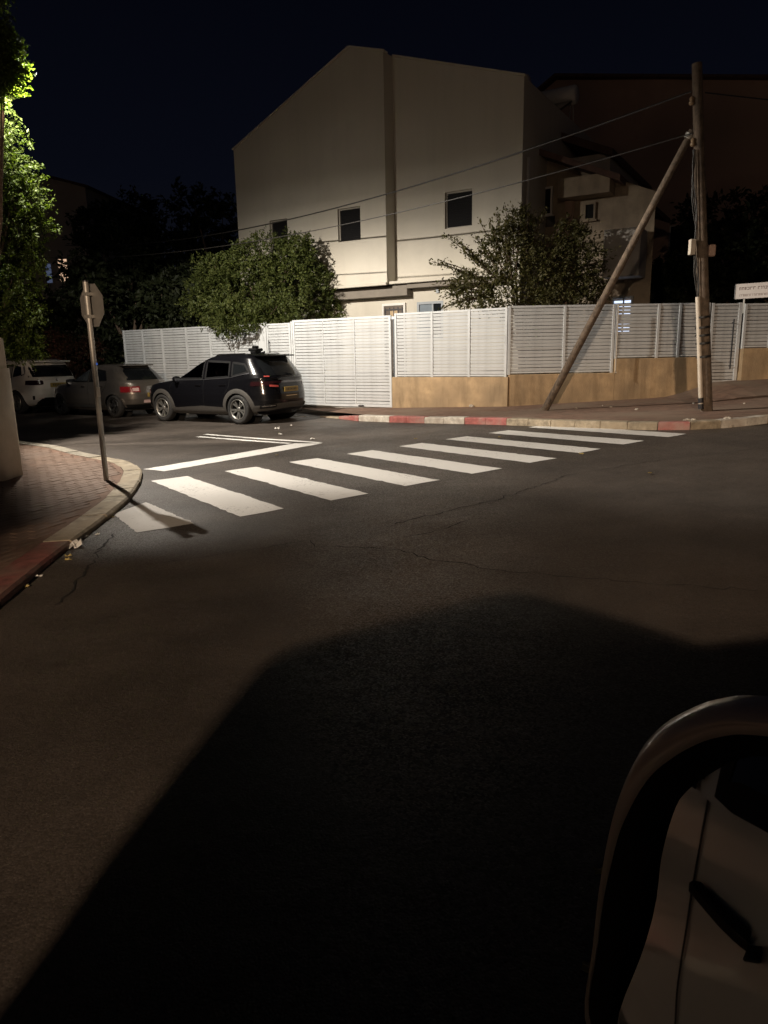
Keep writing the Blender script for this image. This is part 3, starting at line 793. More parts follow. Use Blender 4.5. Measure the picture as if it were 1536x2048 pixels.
# neighbours, almost lost in the dark
def far_house(name, loc, rz_, w, dep, h, ridge, mat, label, wins=(), rx=0.5):
    t = empty(name, loc, rz_); setp(t, label, 'house')
    holes = [w_ for w_ in wins]
    walls(t, 'front_wall', mat, 0, w, -0.5, h, holes, 0.0, 0.15, top=[(0, h), (w, h), (w * rx, ridge)])
    MB().add([(0, 0, -0.5), (0, dep, -0.5), (0, dep, h), (0, 0, h)], [(0, 1, 2, 3)]).add([(w, 0, -0.5), (w, dep, -0.5), (w, dep, h), (w, 0, h)], [(0, 1, 2, 3)]).build('side_wall', mat, t)
    MB().add([(0, dep, -0.5), (w, dep, -0.5), (w, dep, h), (w * rx, dep, ridge), (0, dep, h)], [(0, 1, 2, 3, 4)]).build('back_wall', mat, t)
    m = MB()
    for (a, b) in (((-0.3, h - 0.12), (w * rx, ridge + 0.05)), ((w + 0.3, h - 0.12), (w * rx, ridge + 0.05))):
        m.add([(a[0], -0.3, a[1]), (b[0], -0.3, b[1]), (b[0], dep + 0.3, b[1]), (a[0], dep + 0.3, a[1]), (a[0], -0.3, a[1] + 0.1), (b[0], -0.3, b[1] + 0.1), (b[0], dep + 0.3, b[1] + 0.1), (a[0], dep + 0.3, a[1] + 0.1)],
              [(0, 1, 2, 3), (4, 5, 6, 7), (0, 1, 5, 4), (2, 3, 7, 6), (0, 3, 7, 4)])
    m.build('roof', TILE, t)
    for w_ in holes: shuttered(t, *w_, 0.05)
    return t
far_house('row_house', (4.6, 32.5, 0), R(-31), 12.0, 9, 10.3, 12.0, STUCCO_D, 'dark brown gabled row house rising behind the cream house', [(5.0, 5.9, 5.0, 6.1), (7.6, 8.5, 5.0, 6.1)], 0.25)
far_house('row_house', (13.4, 29.0, 0), R(-31), 6.0, 8, 7.2, 9.4, STUCCO_D, 'dim row house at the far right behind the wooden pole', [(2.2, 3.0, 4.6, 5.6)], 0.4)
far_house('apartment_house', (-19.6, 38.5, 0), R(-6), 5.0, 9, 10.0, 10.6, STUCCO_G, 'dark distant house at the left with one warm lit window', [(1.2, 1.9, 7.6, 8.6)], 0.5)
apt = [o for o in bpy.data.objects if o.name.startswith('apartment_house')][0]
def lit_window(t, a, b, c, d, mat, n):
    w_ = MB().b2(a - 0.05, a, -0.05, -0.004, c, d).b2(b, b + 0.05, -0.05, -0.004, c, d).b2(a, b, -0.05, -0.004, d, d + 0.05).b2(a, b, -0.05, -0.004, c - 0.05, c).build('window', FRAME_W, t)
    for k in range(n):
        z = c + (d - c) * k / n
        MB().b2(a, b, -0.03, -0.012, z + 0.01, z + (d - c) / n - 0.012).build('louvre', mat, w_)
lit_window(apt, 3.15, 3.63, 5.5, 6.6, LIT_WARM, 9)
lit_window(apt, 2.45, 2.75, 5.45, 6.4, LIT_BLUE, 3)

# ------------------------------------------------------------------ wooden pole, strut, wires
def util():
    base = Vector((6.06, 13.25, rz(6.06, 13.25) + RPH))
    th = empty('utility_pole', base); setp(th, 'tall leaning wooden utility pole with conduit and small boxes', 'pole')
    top = Vector((-0.62, 0.02, 5.85))
    n = 14
    ptsl = [top * (i / n) for i in range(n + 1)]
    MB().tube([(0, 0, -0.2)] + ptsl, [0.112] + [0.112 - 0.03 * i / n for i in range(n + 1)], 14).build('pole', WOOD, th)
    off = Vector((-0.125, -0.06, 0))
    def at(z, o=off): return top * (z / 5.85) + o
    MB().tube([at(0.05), at(1.25), at(2.05)], 0.04, 10).build('conduit', PVC, th)
    for z in (0.98, 1.22, 1.36, 1.50, 1.68):
        MB().tube([at(z, off * 0.3), at(z + 0.035, off * 0.3)], 0.128, 14).build('tape_band', BLACK_TAPE, th)
    for z in (0.05, 0.16):
        MB().tube([at(z, off), at(z + 0.09, off)], 0.05, 10).build('conduit_boot', DARK_METAL, th)
    MB().cbox(-0.05, 0.05, -0.05, 0.05, -0.13, 0.13, 0.01).build('junction_box', PVC, th, loc=at(2.9, Vector((-0.2, -0.06, 0))))
    MB().cbox(-0.06, 0.06, -0.05, 0.05, -0.1, 0.1, 0.02).build('meter_box', STUCCO_D, th, loc=at(2.84, Vector((0.16, -0.03, 0))))
    for z in (4.55, 5.2):
        MB().lathe([(0.01, 0), (0.035, 0.01), (0.05, 0.04), (0.03, 0.07), (0.045, 0.1), (0.02, 0.14)], 10, 'Z').build('insulator', pmat('insulator_glaze', (0.25, 0.17, 0.1), 0.25), th, loc=at(z, Vector((-0.12, -0.02, 0))))
    mb = MB()
    rnd = random.Random(4)
    for k in range(3):
        mb.tube([at(2.0 + 0.25 * i, Vector((-0.13 + 0.03 * math.sin(i * 1.3 + k), -0.07 + 0.03 * k, 0))) for i in range(11)], 0.01, 6)
    mb.build('drop_cable', CABLE, th)
    b2 = Vector((3.49, 15.25, rz(3.49, 15.25) + RPH))
    t2 = empty('pole_strut', b2); setp(t2, 'long bare wooden strut leaning up against the utility pole', 'pole')
    tp = base + top * (4.85 / 5.85) + Vector((-0.05, 0.12, 0)) - b2
    MB().tube([tp * -0.03] + [tp * (i / 8) for i in range(9)], [0.08] + [0.08 - 0.02 * i / 8 for i in range(9)], 12).build('pole', WOOD, t2)
    MB().tube([tp * 0.975, tp * 0.99], 0.085, 12).build('clamp', GALV, t2)
    return base, top
UB, UT = util()
def wire(label, a, b, sag, r, grp='overhead wires'):
    a, b = Vector(a), Vector(b)
    pts_ = []
    for i in range(41):
        t = i / 40
        p = a.lerp(b, t); p.z -= 4 * sag * t * (1 - t); pts_.append(p)
    m = MB().tube([p - a for p in pts_], r, 6)
    o = m.build('overhead_wire', CABLE, None, loc=a)
    return setp(o, label, 'wire', grp)
wa = UB + UT * (4.65 / 5.85) + Vector((-0.12, 0, 0.12)); wb = UB + UT * (5.32 / 5.85) + Vector((-0.12, 0, 0.1))
wire('lower, thinner overhead wire crossing the house front to the wooden pole', wa, (-14.5, 29.5, 5.6), 0.75, 0.011)
wire('upper, thicker overhead wire crossing the house front to the wooden pole', wb, (-12.8, 30.5, 6.1), 0.75, 0.016)
wire('faint overhead wire running off to the right of the wooden pole', UB + UT * (5.3 / 5.85) + Vector((0.12, 0, 0.1)), (30, 22, 8.0), 0.5, 0.012)

# ------------------------------------------------------------------ traffic sign seen from behind
SB = Vector((-3.525, 8.86, gz(-3.525) + PH))
th = empty('traffic_sign', SB); setp(th, 'octagonal stop sign seen from behind on a grey steel post', 'sign')
MB().tube([(0, 0, -0.1), (0, 0, 2.41)], 0.032, 14).build('post', GALV, th)
MB().tube([(0, 0, 2.41), (0, 0, 2.425)], 0.034, 14).build('post_cap', DARK_METAL, th)
oct_ = []
for k in range(8):
    a = R(22.5 + 45 * k); oct_.append((0.27 * math.cos(a), 0.27 * math.sin(a)))
sgn = MB().add([(p[0], 0.0, p[1]) for p in oct_] + [(p[0], 0.004, p[1]) for p in oct_], [tuple(range(8)), tuple(range(15, 7, -1))] + [(i, (i + 1) % 8, 8 + (i + 1) % 8, 8 + i) for i in range(8)])
sp = sgn.build('sign_plate', pmat('plate_back', (0.23, 0.22, 0.20), 0.5, 0.4, var=0.12, vscale=6), th, loc=(0.03, 0.045, 2.14), rot=(0, 0, R(-38)))
for z in (-0.13, 0.13):
    MB().b2(-0.05, 0.05, -0.085, -0.002, z - 0.018, z + 0.018).build('clamp', GALV, sp)
MB().tube([(0.034, -0.002, 1.435), (0.034, -0.002, 1.46)], 0.012, 8).build('blue_light_dot', pmat('blue_glow', (0.03, 0.12, 0.6), 0.3, emit=(0.05, 0.2, 0.9), estr=0.25), th)  # glowing blue dot added on the post in place of a distant blue lamp
MB().cbox(-0.033, 0.02, -0.036, -0.030, 1.05, 1.17, 0.001).build('sticker', PVC, th, rot=(0, 0, R(60)))

# ------------------------------------------------------------------ plaster pillar at the left
pb_ = Vector((-5.27, 9.28, gz(-5.2) + PH))
th = empty('boundary_pillar', pb_); setp(th, 'rounded beige plaster pillar at the left edge of the footway', 'pillar')
def rsq(r, c, z, n=6, yy=1.0):
    out = []
    for (sx, sy, a0) in ((1, 1, 0), (-1, 1, 90), (-1, -1, 180), (1, -1, 270)):
        for k in range(n + 1):
            a = R(a0 + 90 * k / n)
            out.append((sx * (r - c) + c * math.cos(a), (sy * (r - c) + c * math.sin(a)) * yy, z))
    return out
def stack(levels, name, mat, parent, **k):
    mb = MB(); rings = [rsq(*l) for l in levels]; n = len(rings[0])
    vs = [p for r_ in rings for p in r_]
    fs = [(i * n + j, i * n + (j + 1) % n, (i + 1) * n + (j + 1) % n, (i + 1) * n + j) for i in range(len(rings) - 1) for j in range(n)]
    fs.append(tuple(range((len(rings) - 1) * n, len(rings) * n)))
    return mb.add(vs, fs, True).build(name, mat, parent, **k)
stack([(0.37, 0.2, -0.12), (0.37, 0.2, 1.42), (0.362, 0.195, 1.425)], 'shaft', PILLAR, th)
stack([(0.34, 0.18, 1.40), (0.345, 0.18, 1.43), (0.345, 0.18, 1.80), (0.33, 0.17, 1.815)], 'cap_course', PILLAR, th)
MB().b2(0.02, 0.035, -0.374, -0.366, 0.0, 0.95).build('joint', pmat('joint_brown', (0.16, 0.12, 0.08), 0.9), th)  # dark brown strip along the pillar's vertical seam
t2 = empty('boundary_wall', (-5.57, 9.28, 0)); setp(t2, 'beige plaster boundary wall running off behind the pillar', 'wall')
MB().cbox(-6, 0.0, -0.12, 0.12, -0.15, 1.75, 0.01).build('plaster', PILLAR, t2)

# ------------------------------------------------------------------ sign board over the right fence
t2 = empty('sign_board', (8.5, 17.55, 0), R(-40)); setp(t2, 'small white notice board with two lines of dark lettering above the right fence', 'sign')
MB().cbox(0, 1.15, -0.015, 0.015, 2.62, 2.965, 0.004).build('panel', pmat('board_white', (0.72, 0.66, 0.62), 0.5, var=0.05), t2)
MB().b2(-0.012, 0.0, -0.03, 0.03, 2.62, 2.965).build('edge_trim', FRAME_G, t2)
rnd = random.Random(12)
lt = MB(); lt2 = MB()
x = 0.08
while x < 1.08:
    w = rnd.choice((0.03, 0.045, 0.05)); k = rnd.randrange(4)
    y0, y1, y2 = 2.82, 2.885, -0.0165
    lt.b2(x, x + w, y2 - 0.001, y2, y1 - 0.016, y1)
    if k != 1: lt.b2(x + w - 0.013, x + w, y2 - 0.001, y2, y0, y1 - 0.016)
    if k in (1, 2): lt.b2(x, x + 0.013, y2 - 0.001, y2, y0, y1 - 0.016)
    if k == 3: lt.b2(x, x + w - 0.013, y2 - 0.001, y2, y0, y0 + 0.014)
    x += w + (0.016 if rnd.random() < 0.82 else 0.05)
x = 0.1
while x < 1.08:
    w = rnd.choice((0.022, 0.03)); k = rnd.randrange(3)
    lt2.b2(x, x + w, -0.0175, -0.0165, 2.715, 2.725)
    if k != 1: lt2.b2(x + w - 0.009, x + w, -0.0175, -0.0165, 2.675, 2.715)
    if k: lt2.b2(x, x + 0.009, -0.0175, -0.0165, 2.675, 2.715)
    x += w + (0.012 if rnd.random() < 0.82 else 0.04)
setp(lt.build('lettering', pmat('letter_dark', (0.16, 0.10, 0.09), 0.6), t2), kind='stuff')
setp(lt2.build('lettering', pmat('letter_grey', (0.34, 0.27, 0.25), 0.6), t2), kind='stuff')
for xx in (0.2, 0.95):
    MB().cbox(xx - 0.02, xx + 0.02, 0.016, 0.056, 0.6, 2.95, 0.004).build('support', GALV, t2)

# ------------------------------------------------------------------ vehicles
TYRE = pmat('tyre_rubber', (0.02, 0.019, 0.018), 0.8, var=0.2, vscale=20)
RIM_S = pmat('alloy_silver', (0.26, 0.25, 0.23), 0.4, 0.7, var=0.08)
RIM_D = pmat('alloy_dark', (0.05, 0.05, 0.05), 0.45, 0.5)
UNDER = pmat('underbody_black', (0.008, 0.008, 0.008), 0.9)
TRIM = pmat('black_trim', (0.006, 0.006, 0.0065), 0.7, spec=0.2)
CLAD = pmat('grey_cladding', (0.048, 0.044, 0.039), 0.7, var=0.15, vscale=20)
TAIL = pmat('tail_lamp_red', (0.20, 0.010, 0.014), 0.15, coat=1.0)
TAIL_D = pmat('tail_lamp_dark', (0.02, 0.006, 0.007), 0.12, coat=1.0)
REFL = pmat('tail_lamp_clear', (0.6, 0.42, 0.4), 0.15, coat=1.0)
REFL_P = pmat('tail_lamp_bright', (0.4, 0.07, 0.06), 0.2, coat=0.6)
PLATE = pmat('plate_yellow', (0.26, 0.18, 0.04), 0.5, var=0.12)
PLATE_K = pmat('plate_marks', (0.05, 0.04, 0.02), 0.5)
CHROME = pmat('chrome', (0.6, 0.58, 0.55), 0.15, 1.0)
CARGLASS = pmat('tinted_car_glass', (0.008, 0.009, 0.010), 0.04, spec=0.7)
SEETHRU = glass_mat('side_glass_clear', (0.95, 1.0, 0.97), 0.95)
SEETHRU_D = glass_mat('side_glass_tinted', (0.6, 0.5, 0.5), 0.35)
MIRROR_G = pmat('mirror_glass', (0.75, 0.76, 0.78), 0.02, 1.0)
SEATM = pmat('seat_fabric', (0.03, 0.03, 0.032), 0.9)

def car_paint(name, col, metal=0.0, rough=0.35):
    return pmat(name, col, rough, metal, spec=0.5 if sum(col) > 0.1 else 0.25, var=0.06, vscale=1.5, coat=0.9 if sum(col) > 0.1 else 0.35)

class Car:
    def __init__(s, name, tab, p=6.0, q=3.2, wheels=(1.37, -1.31), wr=0.35, archr=0.42):
        s.th = empty(name); s.tab = np.array(tab, float); s.p, s.q = p, q
        s.wx, s.wr, s.ar = wheels, wr, archr
    def prm(s, z):
        t = s.tab
        return [float(np.interp(z, t[:, 0], t[:, i])) for i in (1, 2, 3)]
    def pt(s, th, z, e=0.0):
        xf, xr, w = s.prm(z); c, si = math.cos(th), math.sin(th)
        a = (xf - xr) / 2; xc = (xf + xr) / 2
        x = math.copysign(abs(c) ** (2 / s.p), c); y = math.copysign(abs(si) ** (2 / s.q), si)
        nx, ny = math.copysign(abs(x) ** (s.p - 1), x) / a, math.copysign(abs(y) ** (s.q - 1), y) / w
        L_ = math.hypot(nx, ny) or 1
        return (xc + a * x + e * nx / L_, w * y + e * ny / L_, z)
    def Y(s, x, z):
        xf, xr, w = s.prm(z); a = (xf - xr) / 2; xc = (xf + xr) / 2
        t = min(0.999, abs((x - xc) / a))
        return w * (1 - t ** s.p) ** (1 / s.q)
    def X(s, y, z, rear=True):
        xf, xr, w = s.prm(z); a = (xf - xr) / 2; xc = (xf + xr) / 2
        t = min(0.999, abs(y / w))
        return xc + (-1 if rear else 1) * a * (1 - t ** s.q) ** (1 / s.p)
    def body(s, mat, cut=(), name='body', nt=132, extra=None):
        z0, z1 = s.tab[0, 0], s.tab[-1, 0]
        zs = sorted(set([round(z, 4) for z in np.concatenate([np.linspace(z0, z1, 44), s.tab[:, 0], np.linspace(s.tab[-4, 0], z1, 8)])]))
        # even spacing by angle remap so long sides get enough columns
        ths = []
        for k in range(nt):
            u = 2 * math.pi * k / nt
            ths.append(u)
        # sharpen distribution along sides by arc length at mid height
        dense = [2 * math.pi * k / 2000 for k in range(2001)]
        P = np.array([s.pt(t, 0.7)[:2] for t in dense]); d = np.r_[0, np.cumsum(np.hypot(*np.diff(P, axis=0).T))]
        ths = [float(np.interp(d[-1] * k / nt, d, dense)) for k in range(nt)]
        vs = [s.pt(t, z) for z in zs for t in ths]
        fs = []
        for i in range(len(zs) - 1):
            for k in range(nt):
                a, b = i * nt + k, i * nt + (k + 1) % nt
                f = (a, b, b + nt, a + nt)
                cx = sum(vs[j][0] for j in f) / 4; cy = sum(vs[j][1] for j in f) / 4; cz = sum(vs[j][2] for j in f) / 4
                if abs(cy) > 0.45 and any((cx - wx) ** 2 + (cz - s.wr) ** 2 < s.ar ** 2 for wx in s.wx): continue
                if abs(cy) > 0.4 and any(inpoly(cx, cz, c) for c in cut): continue
                fs.append(f)
        n = len(zs)
        mb = MB().add(vs, fs, True)
        mb.add(vs[(n - 1) * nt:], [tuple(range(nt))], True)
        me = bpy.data.meshes.new(name)
        me.from_pydata(mb.v[:n * nt], [], [f for f in fs] + [tuple(range((n - 1) * nt, n * nt))])
        me.polygons.foreach_set('use_smooth', [True] * len(me.polygons))
        me.update()
        o = obj(name, me, mat, s.th)
        # floor pan and arch liners
        u = MB()
        xf, xr, w = s.prm(z0)
        u.b2(xr + 0.05, xf - 0.05, -w + 0.06, w - 0.06, z0, z0 + 0.03)
        u.build('floor_pan', UNDER, s.th)
        for wx in s.wx:
            for sd in (-1, 1):
                m = MB(); k = 18; vv = []
                for i in range(k + 1):
                    a = math.pi * 1.12 * i / k - 0.06 * math.pi
                    x, z = wx + s.ar * 1.01 * math.cos(a), s.wr + s.ar * 1.01 * math.sin(a)
                    yo = s.Y(x, min(max(z, z0), 0.9)) - 0.004
                    vv += [(x, sd * yo, z), (x, sd * 0.45, z)]
                m.add(vv, [(2 * i, 2 * i + 1, 2 * i + 3, 2 * i + 2) for i in range(k)], True)
                m.add([(wx + s.ar * math.cos(2 * math.pi * i / 20), sd * 0.46, s.wr + s.ar * math.sin(2 * math.pi * i / 20)) for i in range(20)], [tuple(range(20))])
                m.build('arch_liner', UNDER, s.th)
        return o
    def arch(s, mat, w=0.07, e=0.012, name='arch_trim', flat=0.0):
        for wx in s.wx:
            for sd in (-1, 1):
                m = MB(); k = 24; vv = []
                for i in range(k + 1):
                    a = math.pi * (1.16 * i / k - 0.08)
                    for rr in (s.ar - 0.03, s.ar + w * 0.5, s.ar + w):
                        x, z = wx + rr * math.cos(a), s.wr + rr * math.sin(a)
                        zz = min(max(z, s.tab[0, 0]), 1.0)
                        vv.append((x, sd * (s.Y(x, zz) + (e if rr < s.ar + w * 0.9 else 0.001)), z))
                m.add(vv, [(3 * i + j, 3 * i + j + 1, 3 * i + j + 4, 3 * i + j + 3) for i in range(k) for j in (0, 1)], True)
                m.build(name, mat, s.th)
    def side(s, poly, mat, name, sides=(1, -1), e=0.006, cols=16, rows=5, parent=None, label=None):
        """patch on the flank over a polygon in (x, z)"""
        xs_ = np.linspace(min(p[0] for p in poly) + 1e-4, max(p[0] for p in poly) - 1e-4, cols + 1)
        def span(x):
            zz = []
            for i in range(len(poly)):
                (xa, za), (xb, zb) = poly[i], poly[(i + 1) % len(poly)]
                if (xa - x) * (xb - x) <= 0 and xa != xb: zz.append(za + (zb - za) * (x - xa) / (xb - xa))
            return min(zz), max(zz)
        out = []
        for sd in sides:
            vs = []
            for x in xs_:
                lo, hi = span(x)
                for r_ in range(rows + 1):
                    z = lo + (hi - lo) * r_ / rows
                    vs.append((x, sd * (s.Y(x, z) + e), z))
            n = rows + 1
            fs = [(i * n + j, i * n + j + 1, (i + 1) * n + j + 1, (i + 1) * n + j) for i in range(cols) for j in range(rows)]
            o = MB().add(vs, fs, True).build(name, mat, parent or s.th)
            if label: o['label'] = label
            out.append(o)
        return out
    def strip(s, pts, w, mat, name, sides=(1, -1), e=0.008, parent=None, closed=False):
        """band of width w following a polyline in (x, z) on the flank"""
        pp = [Vector(p) for p in pts]
        if closed: pp.append(pp[0])
        fine = []
        for a, b in zip(pp[:-1], pp[1:]):
            k = max(1, int((b - a).length / 0.06))
            fine += [a.lerp(b, i / k) for i in range(k)]
        fine.append(pp[-1])
        for sd in sides:
            vs = []
            for i, p in enumerate(fine):
                d = (fine[min(i + 1, len(fine) - 1)] - fine[max(i - 1, 0)]).normalized(); n = Vector((-d.y, d.x)) * w / 2
                for r_ in (p - n, p + n): vs.append((r_.x, sd * (s.Y(r_.x, r_.y) + e), r_.y))
            MB().add(vs, [(2 * i, 2 * i + 1, 2 * i + 3, 2 * i + 2) for i in range(len(fine) - 1)], True).build(name, mat, parent or s.th)
    def end(s, poly, mat, name, rear=True, e=0.006, cols=14, rows=6, parent=None):
        """patch on the tail or nose over a polygon in (y, z)"""
        ys_ = np.linspace(min(p[0] for p in poly) + 1e-4, max(p[0] for p in poly) - 1e-4, cols + 1)
        vs = []
        for y in ys_:
            zz = []
            for i in range(len(poly)):
                (ya, za), (yb, zb) = poly[i], poly[(i + 1) % len(poly)]
                if (ya - y) * (yb - y) <= 0 and ya != yb: zz.append(za + (zb - za) * (y - ya) / (yb - ya))
            lo, hi = min(zz), max(zz)
            for r_ in range(rows + 1):
                z = lo + (hi - lo) * r_ / rows
                vs.append((s.X(y, z, rear) + (-e if rear else e), y, z))
        n = rows + 1
        return MB().add(vs, [(i * n + j, i * n + j + 1, (i + 1) * n + j + 1, (i + 1) * n + j) for i in range(cols) for j in range(rows)], True).build(name, mat, parent or s.th)
    def wrap(s, t0, t1, z0, z1, mat, name, e=0.007, cols=14, rows=5, sides=(1, -1), slope=0.0, taper=0.0, parent=None):
        """patch around a corner between two plan angles (degrees; 180 = tail), z may shear with slope"""
        for sd in sides:
            vs = []
            for i in range(cols + 1):
                f = i / cols; t = R(t0 + (t1 - t0) * f) * sd
                a = z0 + slope * f + taper * f; b = z1 + slope * f - taper * f
                for j in range(rows + 1):
                    vs.append(s.pt(t, a + (b - a) * j / rows, e))
            n = rows + 1
            MB().add(vs, [(i * n + j, i * n + j + 1, (i + 1) * n + j + 1, (i + 1) * n + j) for i in range(cols) for j in range(rows)], True).build(name, mat, parent or s.th)
    def wheels(s, rim_mat, spokes=5, w=0.22, double=True):
        r = s.wr; rr = r * 0.70
        tyre = MB().lathe([(rr, -w / 2 + 0.01), (r - 0.035, -w / 2), (r - 0.008, -w / 2 + 0.03), (r, -w / 2 + 0.06), (r, w / 2 - 0.06), (r - 0.008, w / 2 - 0.03), (r - 0.035, w / 2), (rr, w / 2 - 0.01)], 36, 'Y', close=True).mesh('tyre')
        hub = MB().lathe([(0.001, -0.02), (rr, -0.02), (rr, 0.0), (0.001, 0.0)], 28, 'Y').mesh('wheel')
        rm = MB()
        rm.lathe([(rr - 0.004, 0.02), (rr - 0.004, w / 2 - 0.005), (rr - 0.022, w / 2 - 0.002), (rr - 0.03, 0.03)], 36, 'Y')
        rm.lathe([(0.001, w / 2 - 0.035), (0.05, w / 2 - 0.035), (0.065, w / 2 - 0.05), (0.065, 0.02)], 16, 'Y')
        for k in range(spokes):
            for dd in ((-0.16, 0.16) if double else (0,)):
                a0 = 2 * math.pi * k / spokes + dd * 0.5; a1 = 2 * math.pi * k / spokes + dd * (1.4 if double else 1)
                p0 = Vector((0.05 * math.cos(a0), w / 2 - 0.045, 0.05 * math.sin(a0))); p1 = Vector(((rr - 0.015) * math.cos(a1), w / 2 - 0.02, (rr - 0.015) * math.sin(a1)))
                d = (p1 - p0).normalized(); n = d.cross(Vector((0, 1, 0))).normalized()
                h0, h1 = (0.017, 0.024) if double else (0.035, 0.05)
                vs = [p0 + n * h0, p0 - n * h0, p1 - n * h1, p1 + n * h1]
                vs = [v[:] for v in vs] + [(v + Vector((0, -0.03, 0)))[:] for v in vs]
                rm.add(vs, [(0, 1, 2, 3), (4, 5, 6, 7), (0, 3, 7, 4), (1, 2, 6, 5), (2, 3, 7, 6)])
        rim = rm.mesh('rim')
        for wx in s.wx:
            for sd in (1, -1):
                y = s.Y(wx, 0.5) - w / 2 + 0.015
                h = obj('wheel', hub, RIM_D, s.th, loc=(wx, sd * y, r), rot=(random.uniform(0, 3), 0, 0 if sd == 1 else math.pi))
                h.rotation_euler = (0, random.uniform(0, 1.2), 0 if sd == 1 else math.pi)
                obj('tyre', tyre, TYRE, h); obj('rim', rim, rim_mat, h)
    def plate(s, y, z, w=0.50, h=0.12, e=0.02):
        x = s.X(y, z) - e
        pl = MB().cbox(x - 0.008, x + 0.008, y - w / 2, y + w / 2, z - h / 2, z + h / 2, 0.003).build('number_plate', PLATE, s.th)
        m = MB(); rnd = random.Random(int(abs(z) * 1000))
        for k in range(7):
            yy = y - w / 2 + 0.07 + k * (w - 0.12) / 7
            m.b2(x - 0.0095, x - 0.008, yy, yy + 0.035, z - h * rnd.uniform(0.2, 0.3), z + h * rnd.uniform(0.2, 0.3))
        m.build('plate_marks', PLATE_K, pl)
    def mirror(s, x, z, mat, sides=(1, -1), y=None, glass=True, sz=(0.13, 0.22, 0.16)):
        for sd in sides:
            y0 = (y or s.Y(x, z)) + 0.02
            m = MB()
            prof = []
            n = 12
            rings = []
            for (fx, k) in ((-0.5, 0.9), (-0.3, 1.0), (0.1, 0.92), (0.4, 0.62), (0.5, 0.3)):
                rings.append([(x + fx * sz[0], sd * (y0 + sz[1] / 2 + k * sz[1] / 2 * math.copysign(abs(math.cos(2 * math.pi * i / n)) ** 0.6, math.cos(2 * math.pi * i / n))), z + k * sz[2] / 2 * math.copysign(abs(math.sin(2 * math.pi * i / n)) ** 0.6, math.sin(2 * math.pi * i / n))) for i in range(n)])
            vs = [p for r_ in rings for p in r_]
            m.add(vs, [(i * n + j, i * n + (j + 1) % n, (i + 1) * n + (j + 1) % n, (i + 1) * n + j) for i in range(len(rings) - 1) for j in range(n)], True)
            m.add(rings[-1], [tuple(range(n))])
            m.b2(x - 0.03, x + 0.05, sd * (y0 - 0.06), sd * (y0 + 0.05), z - 0.07, z - 0.03)
            h = m.build('wing_mirror', mat, s.th)
            MB().add([(p[0] - 0.001, sd * (y0 + sz[1] / 2) + (p[1] - sd * (y0 + sz[1] / 2)) * 0.93, z + (p[2] - z) * 0.92) for p in rings[0]], [tuple(range(n))]).build('mirror_glass', MIRROR_G, h)
    def rails(s, x0, x1, y, z, mat, h=0.05):
        for sd in (1, -1):
            pts_ = [(x0, sd * y, z - 0.02)] + [(x0 + (x1 - x0) * i / 8, sd * y, z + h) for i in range(1, 8)] + [(x1, sd * y, z - 0.02)]
            MB().tube(pts_, 0.018, 8).build('roof_rail', mat, s.th)
    def place(s, rl, direction, z=None):
        """put the rear left contact patch at rl; direction = heading (dx, dy)"""
        h = Vector(direction).normalized(); l = Vector((-h.y, h.x))
        off = h * s.wx[1] + l * (s.Y(s.wx[1], 0.5) - 0.1)
        o = Vector(rl) - off
        za = [gz((o + h * wx + l * sd * 0.75).x) for wx in s.wx for sd in (1, -1)]
        s.th.location = (o.x, o.y, sum(za) / 4)
        pit = ((za[0] + za[1]) - (za[2] + za[3])) / 2 / (s.wx[0] - s.wx[1]); rol = ((za[0] + za[2]) - (za[1] + za[3])) / 2 / 1.5
        s.th.rotation_mode = 'XYZ'
        s.th.rotation_euler = Euler((math.atan(rol), -math.atan(pit), math.atan2(h.y, h.x)), 'XYZ')

HEAD = Vector((-0.835, 0.55))
